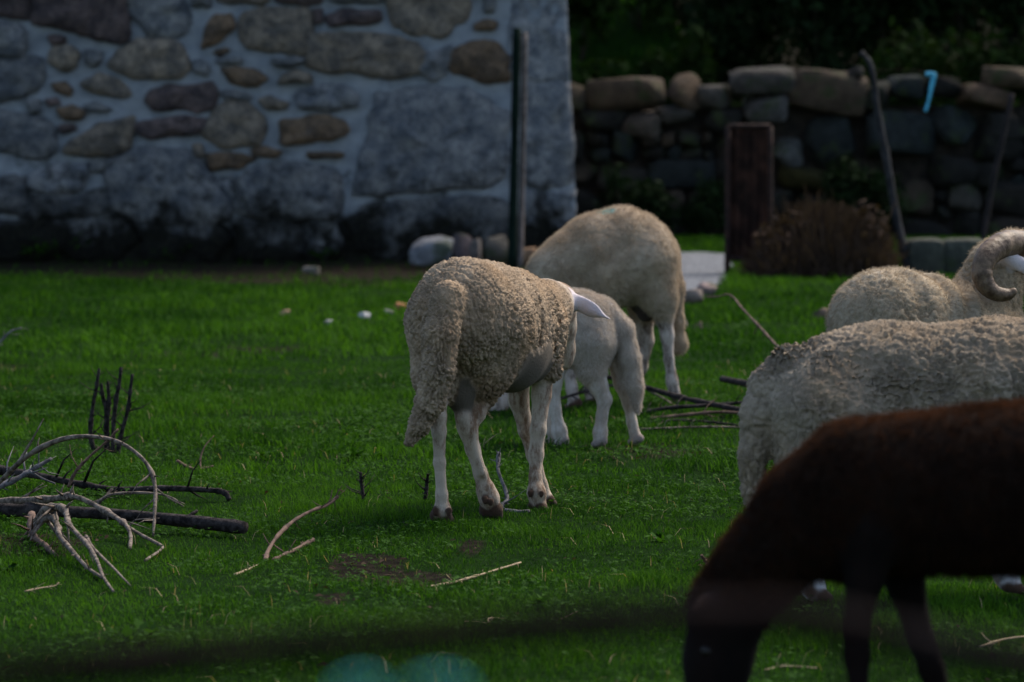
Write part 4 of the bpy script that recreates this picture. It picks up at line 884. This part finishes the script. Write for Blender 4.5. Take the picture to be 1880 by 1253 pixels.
# --- the ewe grazing at the back
def ewe():
    s = Sheep(1150, 747, -107); J = s.J
    s.chain('w', [(J(1150, 466, y=0), .183), (J(1104, 484, y=0), .170), (J(1062, 502, y=0), .158), (J(1034, 516, y=0), .130)], .07, (1, 1.12, 1))
    s.chain('w', [(J(1020, 520, y=0), .115), (J(968, 596, y=0), .085), (J(928, 668, y=0), .068)], .05)
    s.chain('s', [(J(916, 690, y=0), .066), (J(908, 735, y=0), .056), (J(899, 770, y=0), .036)], .03)
    for e in (-1, 1): b = J(925, 690, y=.05 * e); s.ear(b, b + [-.02, .085 * e, -.03], (1, 0, .3), .022)
    s.chain('w', [(J(1190, 490, y=.055), .118), (J(1210, 545, y=.08), .062), (J(1219, 578, y=.09), .038)], .06)
    s.chain('s', [(J(1218, 572, y=.09), .036), (J(1225, 616, y=.09), .026), (J(1228, 660, y=.09), .0185), (J(1234, 700, y=.09), .022), (J(1238, 722, y=.09), .024)], .015)
    q = J(1240, 733, y=.09); s.hoof(q[0] - .01, q[1], max(q[2] - .03, 0))
    s.chain('w', [(J(1186, 515, y=-.06), .10), (J(1178, 580, y=-.08), .048)], .06)
    s.chain('s', [(J(1178, 580, y=-.08), .044), (J(1186, 626, y=-.08), .030), (J(1178, 675, y=-.08), .022), (J(1160, 715, y=-.08), .023), (J(1156, 726, y=-.08), .023)], .015)
    q = J(1152, 735, y=-.08); s.hoof(q[0], q[1], max(q[2] - .03, 0))
    s.chain('u', [(J(1180, 545, y=0), .06), (J(1186, 575, y=.01), .035)], .03)
    s.chain('w', [(J(1222, 462, y=0), .050), (J(1236, 530, y=0.01), .040), (J(1241, 590, y=0.01), .028), (J(1246, 632, y=0), .030), (J(1246, 641, y=0), .024)], .03)
    s.chain('s', [(J(1030, 580, y=.08), .06), (J(1042, 660, y=.08), .03), (J(1050, 715, y=.08), .02), (J(1054, 745, y=.08), .023)], .02); q = J(1054, 755, y=.08); s.hoof(q[0], q[1], 0)
    s.chain('s', [(J(1070, 580, y=-.07), .06), (J(1078, 665, y=-.07), .03), (J(1084, 715, y=-.07), .022), (J(1087, 742, y=-.07), .024)], .02); q = J(1087, 750, y=-.07); s.hoof(q[0], q[1], 0)
    mk = J(1114, 392, y=.02)
    mk2 = mk.copy()
    m = fleece_mat('short_fleece', (.245, .18, .118), (.45, .36, .26), (.12, .085, .065), (.48, .40, .34), HOOF, (.05, .035, .03), (tuple(mk2), .045, (.10, .26, .24)), 9)
    hm = hair_mat('ewe_fibre', (.28, .21, .14), (.49, .39, .28))
    finish(s, 'shorn tan ewe grazing behind the lamb, back marked with a green dab', .0085, m, hm, 42000, .014, .0006, .004, 30, 21, .4, .9, folds=[(J(1142, 500, y=.1), (1, 0, .45), .04, -.012), (J(1192, 420, y=.1), (.6, 0, 1), .03, -.008), (J(1055, 480, y=.1), (1, 0, -.1), .035, -.009), (J(1090, 480, y=.1), (1, 0, 0), .05, .008)])
ewe()

# --- the lamb
def lamb():
    s = Sheep(1095, 820, -94); J = s.J
    s.chain('w', [(J(1070, 604, y=0), .116), (J(1050, 602, y=0), .114), (J(1020, 606, y=0), .104), (J(990, 610, y=0), .09)], .05, (1, 1.12, 1))
    s.chain('s', [(J(990, 600, y=0), .07), (J(955, 600, y=0), .06), (J(940, 630, y=0), .052), (J(925, 668, y=0), .03)], .04)
    for e in (-1, 1): b = J(950, 605, y=.045 * e); s.ear(b, b + [-.02, .075 * e, -.01], (1, 0, .3), .02)
    s.chain('w', [(J(1085, 636, y=.045), .085), (J(1086, 678, y=.055), .052)], .04)
    s.chain('s', [(J(1088, 680, y=.055), .046), (J(1098, 708, y=.06), .032), (J(1110, 734, y=.06), .0245), (J(1105, 765, y=.06), .0185), (J(1102, 794, y=.06), .0235), (J(1101, 808, y=.06), .022)], .012); q = J(1101, 813, y=.06); s.hoof(q[0], q[1], 0, 0, .9)
    s.chain('s', [(J(1130, 640, y=-.03), .042), (J(1143, 705, y=-.04), .029), (J(1155, 742, y=-.04), .021), (J(1160, 775, y=-.04), .0165), (J(1166, 800, y=-.04), .020)], .012); q = J(1168, 811, y=-.04); s.hoof(q[0], q[1], 0, 0, .9)
    s.chain('w', [(J(1108, 568, y=0), .040), (J(1144, 606, y=.02), .036), (J(1156, 660, y=.03), .036), (J(1163, 708, y=.03), .034), (J(1170, 752, y=.03), .014)], .012)
    s.chain('s', [(J(1024, 650, y=.05), .055), (J(1015, 700, y=.05), .029), (J(1018, 750, y=.05), .0185), (J(1027, 792, y=.05), .023), (J(1030, 806, y=.05), .022)], .02); q = J(1031, 815, y=.05); s.hoof(q[0], q[1], 0, 0, .9)
    s.chain('s', [(J(1004, 650, y=-.05), .05), (J(1008, 720, y=-.05), .028), (J(1014, 790, y=-.05), .025)], .02); q = J(1014, 806, y=-.05); s.hoof(q[0], q[1], 0, 0, .9)
    m = fleece_mat('lamb_coat', (.34, .275, .215), (.54, .465, .385), (.34, .28, .225), (.54, .475, .41), (.25, .2, .17), (.4, .33, .3), None, 10)
    hm = hair_mat('lamb_fibre', (.40, .33, .265), (.60, .52, .43))
    finish(s, 'white lamb with a long hanging tail between the sheep and the ewe', .007, m, hm, 36000, .013, .0006, .002, 34, 31, .35, 1.1, 'lamb', 'lamb', skin_hair=(9000, .004, M_LEGH))
lamb()

# --- the pale sheep on the right
def pale():
    s = Sheep(1650, 1094, 87); J = s.J
    s.chain('w', [(J(1532, 750, y=0), .173), (J(1620, 750, y=0), .186), (J(1715, 756, y=0), .182), (J(1830, 748, y=0), .194), (J(1950, 745, y=0), .180), (J(2010, 740, y=0), .14)], .06, (1, 1.1, 1))
    s.chain('w', [(J(2000, 715, y=0), .13), (J(2070, 660, y=0), .095), (J(2120, 625, y=0), .08)], .06)
    s.chain('s', [(J(2130, 618, y=0), .07), (J(2200, 650, y=0), .055), (J(2270, 700, y=0), .036)], .03)
    for e in (-1, 1): b = J(2135, 600, y=.05 * e); s.ear(b, b + [-.02, .09 * e, -.03], (1, 0, .3), .022)
    s.chain('w', [(J(1532, 790, y=-.06), .14), (J(1502, 880, y=-.085), .085), (J(1478, 930, y=-.09), .05)], .06)
    s.chain('s', [(J(1468, 925, y=-.09), .045), (J(1462, 965, y=-.09), .034), (J(1474, 1025, y=-.09), .022), (J(1488, 1066, y=-.09), .028), (J(1494, 1082, y=-.09), .027)], .015); q = J(1500, 1092, y=-.09); s.hoof(q[0], q[1], 0)
    s.chain('w', [(J(1512, 800, y=.07), .09), (J(1478, 870, y=.08), .05), (J(1455, 905, y=.08), .036)], .05)
    s.chain('s', [(J(1455, 905, y=.08), .034), (J(1444, 945, y=.08), .027), (J(1446, 1010, y=.08), .021), (J(1450, 1050, y=.08), .025)], .015); q = J(1450, 1070, y=.08); s.hoof(q[0], q[1], 0)
    s.chain('w', [(J(1448, 664, y=-.01), .050), (J(1412, 704, y=-.02), .045), (J(1390, 765, y=-.03), .040), (J(1382, 835, y=-.03), .034), (J(1382, 905, y=-.03), .030), (J(1390, 968, y=-.03), .018)], .015)
    s.chain('w', [(J(1890, 830, y=-.08), .10), (J(1880, 890, y=-.09), .06)], .05)
    s.chain('s', [(J(1880, 885, y=-.09), .05), (J(1858, 960, y=-.09), .03), (J(1842, 1020, y=-.09), .023), (J(1846, 1052, y=-.09), .028), (J(1852, 1066, y=-.09), .026)], .015); q = J(1860, 1077, y=-.09); s.hoof(q[0], q[1], max(0, q[2] - .02))
    s.chain('s', [(J(1960, 860, y=.08), .06), (J(1970, 960, y=.08), .03), (J(1975, 1040, y=.08), .024)], .02); q = J(1980, 1062, y=.08); s.hoof(q[0], q[1], 0)
    s.chain('s', [(J(1600, 800, y=0), .16), (J(1800, 800, y=0), .165)], .04, (1, 1.15, 1))
    m = fleece_mat('grey_fleece', (.19, .145, .10), (.38, .305, .22), SK_LO, (.56, .54, .54), HOOF)
    hm = hair_mat('grey_fibre', (.22, .175, .125), (.43, .36, .28))
    finish(s, 'greyish cream sheep with a thick hanging tail behind the brown sheep', .005, m, hm, 34000, .007, .0005, .0135, 60, 41, .6, .7, fine=.004, stretch=.22, folds=[(J(1590, 690, y=-.15), (.35, 0, 1), .06, -.007)])
pale()

# --- the ram
def ram():
    s = Sheep(1690, 945, 60); s.O = np.array([(1690 - 940) / FPX * 10.55, 10.55, 0]); J = s.J
    s.chain('w', [(J(1618, 596, y=0), .152), (J(1690, 606, y=0), .148), (J(1762, 634, y=0), .142), (J(1815, 630, y=0), .125)], .05, (1, 1.02, 1))
    s.chain('w', [(J(1790, 585, y=0), .105), (J(1815, 535, y=0), .088), (J(1838, 492, y=0), .076)], .04)
    s.chain('w', [(J(1822, 486, y=0), .066), (J(1862, 466, y=0), .070)], .03)
    hd = J(1868, 478, y=0); nz = J(1975, 560, y=-.02)
    s.chain('s', [(hd, .064), (hd + (nz - hd) * .55, .054), (nz, .036)], .03)
    s.ear(J(1850, 474, y=-.085), J(1915, 506, y=-.13), (0, 0, 1), .022, .009); s.ear(J(1850, 470, y=.07), J(1900, 500, y=.14), (0, 0, 1), .022, .009)
    for (x, e) in ((-.10, 1), (-.13, -1)):
        s.chain('w', [((x, e * .06, .46), .10), ((x + .02, e * .085, .32), .06)], .06); s.chain('s', [((x + .02, e * .085, .33), .045), ((x - .05, e * .085, .24), .03), ((x - .03, e * .085, .10), .022), ((x - .02, e * .085, .04), .026)], .015); s.hoof(x, e * .085)
    for (x, e) in ((.18, 1), (.22, -1)):
        s.chain('w', [((x, e * .07, .42), .09), ((x, e * .08, .32), .05)], .06); s.chain('s', [((x, e * .08, .33), .04), ((x, e * .08, .2), .027), ((x, e * .08, .05), .024)], .015); s.hoof(x + .01, e * .08)
    m = fleece_mat('ram_fleece', (.25, .195, .125), (.45, .365, .26), (.34, .28, .27), (.52, .47, .48), HOOF)
    hm = hair_mat('ram_fibre', (.28, .215, .145), (.50, .405, .29))
    o = finish(s, 'cream ram with one curled horn, standing behind the greyish sheep', .0065, m, hm, 36000, .012, .0005, .008, 44, 51, .7, .5, 'ram', 'ram', fine=.0015,
               folds=[(J(1700, 530, y=-.1), (1, .3, -.25), .022, .010), (J(1735, 540, y=-.1), (1, .3, -.3), .018, -.014), (J(1775, 545, y=-.1), (1, .2, -.5), .018, -.014), (J(1795, 545, y=-.1), (1, .2, -.6), .015, .008)])
    t = NT('horn'); oc = t.obj(); n = t.noise(oc, 30, 4, .6)
    t.bump(t.noise(t.vscale(oc, (1, 1, 1)), 90, 4, .6), .6, .004)
    hmt = t.fin(t.mix(t.ramp(n, .35, .65), (.048, .026, .013), (.15, .098, .058)), .55, .3)
    def horn(pts, k=.0):
        c = catmull(pts, 9); tt = np.linspace(0, 1, len(c)); r = .036 * (1 - tt) ** .5 + .004; r *= 1 + .030 * np.sin(tt * 120 + 3 * np.sin(tt * 17)) * (1 - .7 * tt)
        V, F = tube_arrays(c, r, 14, 0, .04); link('horn', mk_mesh('horn', V, F), hmt, o)
    hp = [(1886, 452, -.05), (1860, 447, -.075), (1834, 453, -.10), (1812, 472, -.12), (1803, 500, -.13), (1810, 524, -.14), (1828, 539, -.15), (1850, 541, -.16), (1866, 532, -.17)]
    horn([J(a, b, y=c) for a, b, c in hp]); horn([J(a, b, y=-.05) + [.13, .05 + abs(c), -.02] for a, b, c in hp])
    for e in (-1, 1): eye(o, (hd + (nz - hd) * .4 + np.array([.0, e * .05, .02])).tolist())
ram()

# --- the brown sheep in front
def brown():
    s = Sheep(1700, 1481, -90); J = s.J
    s.chain('w', [(J(1590, 915, y=0), .107), (J(1700, 906, y=0), .111), (J(1820, 900, y=0), .118), (J(1950, 898, y=0), .124), (J(2060, 895, y=0), .122)], .05, (1, 1.0, 1))
    s.chain('w', [(J(1575, 905, y=0), .108), (J(1488, 950, y=0), .082), (J(1398, 1034, y=0), .061), (J(1342, 1100, y=0), .056)], .04, (1, 1.15, 1))
    s.cone('w', J(1570, 1010, y=0), J(1548, 1040, y=0), .045, .024, .03)
    hd = J(1328, 1130, y=0); nz = J(1300, 1300, y=0)
    s.chain('s', [(hd, .055), (hd + (nz - hd) * .5, .046), (nz, .031), (J(1294, 1330, y=0), .026)], .03, (1, 1.1, 1)); s.chain('s', [(J(1352, 1150, y=0), .034), (J(1330, 1265, y=0), .026)], .03)
    for e in (-1, 1): b = J(1305, 1112, y=.045 * e); s.ear(b, b + [.035, .075 * e, .0], (0, 0, 1), .022)
    for (p, y) in (([(1598, 975, .052), (1588, 1060, .029), (1571, 1155, .019), (1573, 1205, .0185), (1580, 1310, .0135), (1578, 1420, .019)], .06), ([(1645, 975, .05), (1662, 1070, .029), (1694, 1180, .0195), (1711, 1232, .0185), (1755, 1340, .0135), (1785, 1418, .019)], -.05)):
        s.chain('s', [(J(a, b, y=y), r) for a, b, r in p], .015); q = J(p[-1][0] - 4, 1455, y=y); s.hoof(q[0], q[1], 0)
    for (p, y) in (([(2090, 930, .12), (2110, 1060, .07), (2120, 1130, .036), (2150, 1200, .028), (2140, 1320, .019), (2132, 1430, .022)], .08), ([(2080, 930, .11), (2060, 1060, .06), (2070, 1140, .034), (2090, 1200, .028), (2080, 1320, .019), (2072, 1420, .022)], -.08)):
        s.chain('s', [(J(a, b, y=y), r) for a, b, r in p], .03); q = J(p[-1][0] - 4, 1460, y=y); s.hoof(q[0], q[1], 0)
    s.chain('w', [(J(2150, 850, y=0), .04), (J(2185, 980, y=0), .03), (J(2190, 1080, y=0), .02)], .03)
    m = fleece_mat('brown_coat', (.008, .0045, .003), (.020, .010, .006), (.004, .003, .0025), (.009, .005, .004), (.01, .008, .007), sheen=0, earc=(.02, .01, .008))
    hm = hair_mat('brown_fibre', (.008, .004, .0022), (.062, .024, .010), .6); lhm = hair_mat('brown_leg_hair', (.005, .0035, .003), (.012, .007, .005), .3)
    o = finish(s, 'dark brown sheep grazing head down nearest the camera', .0075, m, hm, 50000, .013, .0006, .002, 40, 61, .4, .9, skin_hair=(9000, .004, lhm))
    for e in (-1, 1): eye(o, (hd + (nz - hd) * .35 + np.array([.02, e * .040, .0])).tolist(), .009)
brown()

# ------------------------------------------------------------------ grass
def field(y0, y1, dens, hw_extra, rs):
    ymid = np.linspace(y0, y1, 40); a = (2 * (ymid * .1334 + hw_extra)); area = np.trapezoid(a, ymid) if hasattr(np, 'trapezoid') else np.trapz(a, ymid)
    n = int(area * dens); yy = rs.uniform(y0, y1, int(n * 1.9)); hw = yy * .1334 + hw_extra; mx = y1 * .1334 + hw_extra
    xx = rs.uniform(-mx, mx, len(yy)); k = np.abs(xx) < hw; return xx[k][:n], yy[k][:n]
def blades(x, y, hgt, wid, rs, bend=.6, lodge=.4):
    n = len(x); z = gz(x, y); an = rs.uniform(0, 6.283, n); ln = rs.uniform(.1, lodge + .1, n) + .0
    hd = np.c_[np.cos(an), np.sin(an), np.zeros(n)]; sd_ = np.c_[-np.sin(an + rs.normal(size=n) * .6), np.cos(an), np.zeros(n)]
    base = np.c_[x, y, z - .004]; up = np.array([0, 0, 1.0]); h = hgt[:, None]; w = wid[:, None] * .5
    m = base + up * h * .55 + hd * h * (ln * .35)[:, None]; t = base + up * h * (1 - .35 * ln * bend)[:, None] + hd * h * (ln * 1.1)[:, None]
    V = np.stack([base - sd_ * w, base + sd_ * w, m - sd_ * w * .8, m + sd_ * w * .8, t], 1).reshape(-1, 3)
    i = np.arange(n)[:, None] * 5; F = np.concatenate([i + [0, 1, 3], i + [0, 3, 2], i + [2, 3, 4]]); return V, F
def make_grass():
    rs = np.random.default_rng(99); Vs, Fs, Rs = [], [], []; off = 0
    bands = [(6.6, 11.6, 15000, .7, .021, .0022), (11.6, 17.5, 5200, .7, .030, .0040), (17.5, 40, 1500, .8, .045, .0085), (40, 47, 260, .5, .13, .02)]
    for (y0, y1, dn, ex, h, w) in bands:
        x, y = field(y0, y1, dn, ex, rs); p = np.c_[x, y]
        patch = fbm(p * 1.5, 31) * .5 + fbm(p * 5.5, 33) * .35
        den = np.clip(.72 + .7 * patch, .06, 1) * (1 - .96 * bareness(x, y))
        k = (rs.random(len(x)) < den) & ~in_path(x, y) & ~((y > WY - .05) & (x < .6) & (y < 40)); x, y, patch = x[k], y[k], patch[k]
        if not len(x): continue
        tuft = sstep(.15, .8, fbm(np.c_[x, y] * 3.2, 35)); hg = h * rs.uniform(.45, 1.25, len(x)) * (.75 + .8 * tuft + .35 * np.clip(patch, -1, 1))
        V, F = blades(x, y, hg, w * rs.uniform(.6, 1.3, len(x)), rs, .6, .9); Vs.append(V); Fs.append(F + off); off += len(V)
        c = np.clip(.36 + .34 * fbm(np.c_[x, y] * np.array([1.1, .7]), 36, 3) + .24 * fbm(np.c_[x, y] * 7, 38, 2) + .34 * rs.normal(size=len(x)) + .1 * tuft, 0, 1.4); Rs.append(np.repeat(c, 5))
    me = mk_mesh('grass', np.concatenate(Vs), np.concatenate(Fs), False); fattr(me, 'rnd', np.concatenate(Rs))
    tag(link('grass', me, M_GRASS), 'short dark green grass covering the paddock', 'grass', kind='stuff')
    # clover and small broad leaves
    x, y = field(6.6, 16, 1500, .7, rs); p = np.c_[x, y]; cl = sstep(-.25, .7, fbm(p * 2.3, 61)); k = (rs.random(len(x)) < cl * (1 - .7 * bareness(x, y))); x, y = x[k], y[k]; n = len(x)
    z = gz(x, y) + rs.uniform(.010, .028, n); V, F, R = [], [], []; off = 0
    tilt = rs.normal(size=(n, 2)) * .35; nr = np.c_[tilt, np.ones(n)]; nr /= np.linalg.norm(nr, axis=1)[:, None]; a0 = rs.uniform(0, 6.28, n); sz = rs.uniform(.004, .0085, n) * (1 + .03 * np.maximum(y - 8, 0))
    u = np.cross(nr, [0, 1, 0]); u /= np.linalg.norm(u, axis=1)[:, None]; w = np.cross(nr, u); c = np.c_[x, y, z]
    for j in range(3):
        a = a0 + j * 2.094; d = u * np.cos(a)[:, None] + w * np.sin(a)[:, None]; s_ = np.cross(nr, d); S = sz[:, None]
        q = np.stack([c, c + d * S * .55 + s_ * S * .5 + nr * S * .15, c + d * S * 1.1 - nr * S * .05, c + d * S * .55 - s_ * S * .5 + nr * S * .15], 1).reshape(-1, 3)
        V.append(q); F.append(np.arange(4 * n).reshape(n, 4) + off); off += 4 * n; R.append(np.repeat(rs.uniform(0, 1, n), 4))
    me = mk_mesh('clover', np.concatenate(V), np.concatenate(F), False); fattr(me, 'rnd', np.concatenate(R))
    tag(link('clover', me, M_CLOVER), 'small clover leaves scattered through the grass', 'clover', kind='stuff')
    x, y = field(6.6, 17, 60, .6, rs); k = fbm(np.c_[x, y] * 1.7, 81) > -.15; x, y = x[k], y[k]; V, F = blades(x, y, .03 * rs.uniform(.5, 1.6, len(x)), .0022 * rs.uniform(.6, 1.2, len(x)) * (1 + .05 * np.maximum(y - 9, 0)), rs, .9, 1.4)
    me = mk_mesh('dry_grass', V, F, False); fattr(me, 'rnd', np.repeat(rs.random(len(x)), 5)); tag(link('dry_grass', me, M_DRYGRASS), 'scattered dry yellow blades among the green grass', 'grass', kind='stuff')
    # dead leaf litter and soil crumbs on the bare patches
    x, y = field(6.8, 13, 420, .4, rs); b = bareness(x, y); k = rs.random(len(x)) < (.02 + .9 * b); x, y = x[k], y[k]; n = len(x)
    c = np.c_[x, y, gz(x, y) + .006]; nr = np.c_[rs.normal(size=(n, 2)) * .5, np.ones(n)]; V, F = leaf_cloud(c, nr, np.full(n, .02), rs, .5)
    me = mk_mesh('leaf_litter', V, F, False); fattr(me, 'rnd', np.repeat(rs.random(n), 4)); tag(link('leaf_litter', me, M_DRYLEAF), 'brown leaf litter on the bare patches of soil', 'leaf litter', kind='stuff')
make_grass()

# ------------------------------------------------------------------ rusty fence close to the camera
M_RAIL = simple('black_rust', (.005, .003, .003), (.014, .008, .007), 30, .95, spec=.05)
def near_fence():
    Y = 1.6; o = empty('wire_fence', (0, Y, 0)); tag(o, 'rusty rail and wires of the fence just before the camera', 'fence')
    q = lambda x, y, yy=Y: P(x, y, yy) - np.array([0, Y, 0])
    pts = [q(-2600, 1330), q(-900, 1290), q(0, 1236), (q(450, 1198)), q(900, 1160), q(1300, 1132), q(1480, 1140), q(1660, 1172), q(1900, 1222, Y - .1), q(2800, 1330, Y - .25), q(4300, 1420, Y - .25)]
    tube_obj('top_rail', pts, .0076, .0076, M_RAIL, o, 10, 10, .15)
    tube_obj('lower_wire', [q(-2600, 1480), q(0, 1345), q(700, 1325), q(1300, 1330), q(2400, 1420), q(4300, 1500)], .0022, .0022, M_RAIL, o, 8, 8, .1)
    for x in (-1500, -700, 1552, 1640, 2500, 3300):
        a = q(x, 1150 if 1000 < x < 2000 else 1290); tube_obj('wire', [a, (a[0] + .004, a[1], .45), (a[0] - .004, a[1], 0.0)], .0026, .0026, M_RAIL, o, 6, 8, .1)
    for x in (-2600, 4300):
        a = q(x, 1250); tube_obj('post', [(a[0], .06, -.3), (a[0] + .01, .06, .5), (a[0], .06, .95)], .035, .03, M_BARK_DARK, o, 10, 8, .1)
    for k, (x, lb) in enumerate([(655, 'loop of turquoise rope knotted below the near rail, left of the two'), (800, 'larger loop of turquoise rope knotted below the near rail')]):
        w = 38 + k * 16; p = [P(x - 6, 1322, Y - .012), P(x - w, 1300, Y - .016), P(x - w * .9, 1262, Y - .02), P(x + 4, 1244, Y - .02), P(x + w, 1258, Y - .018), P(x + w * .9, 1300, Y - .016), P(x + 6, 1322, Y - .012)]
        tag(tube_obj('rope_loop', p, .0012, .0012, M_TWINE2, None, 8, 8, .2), lb, 'rope', 'ropes tied to the near fence')
near_fence()
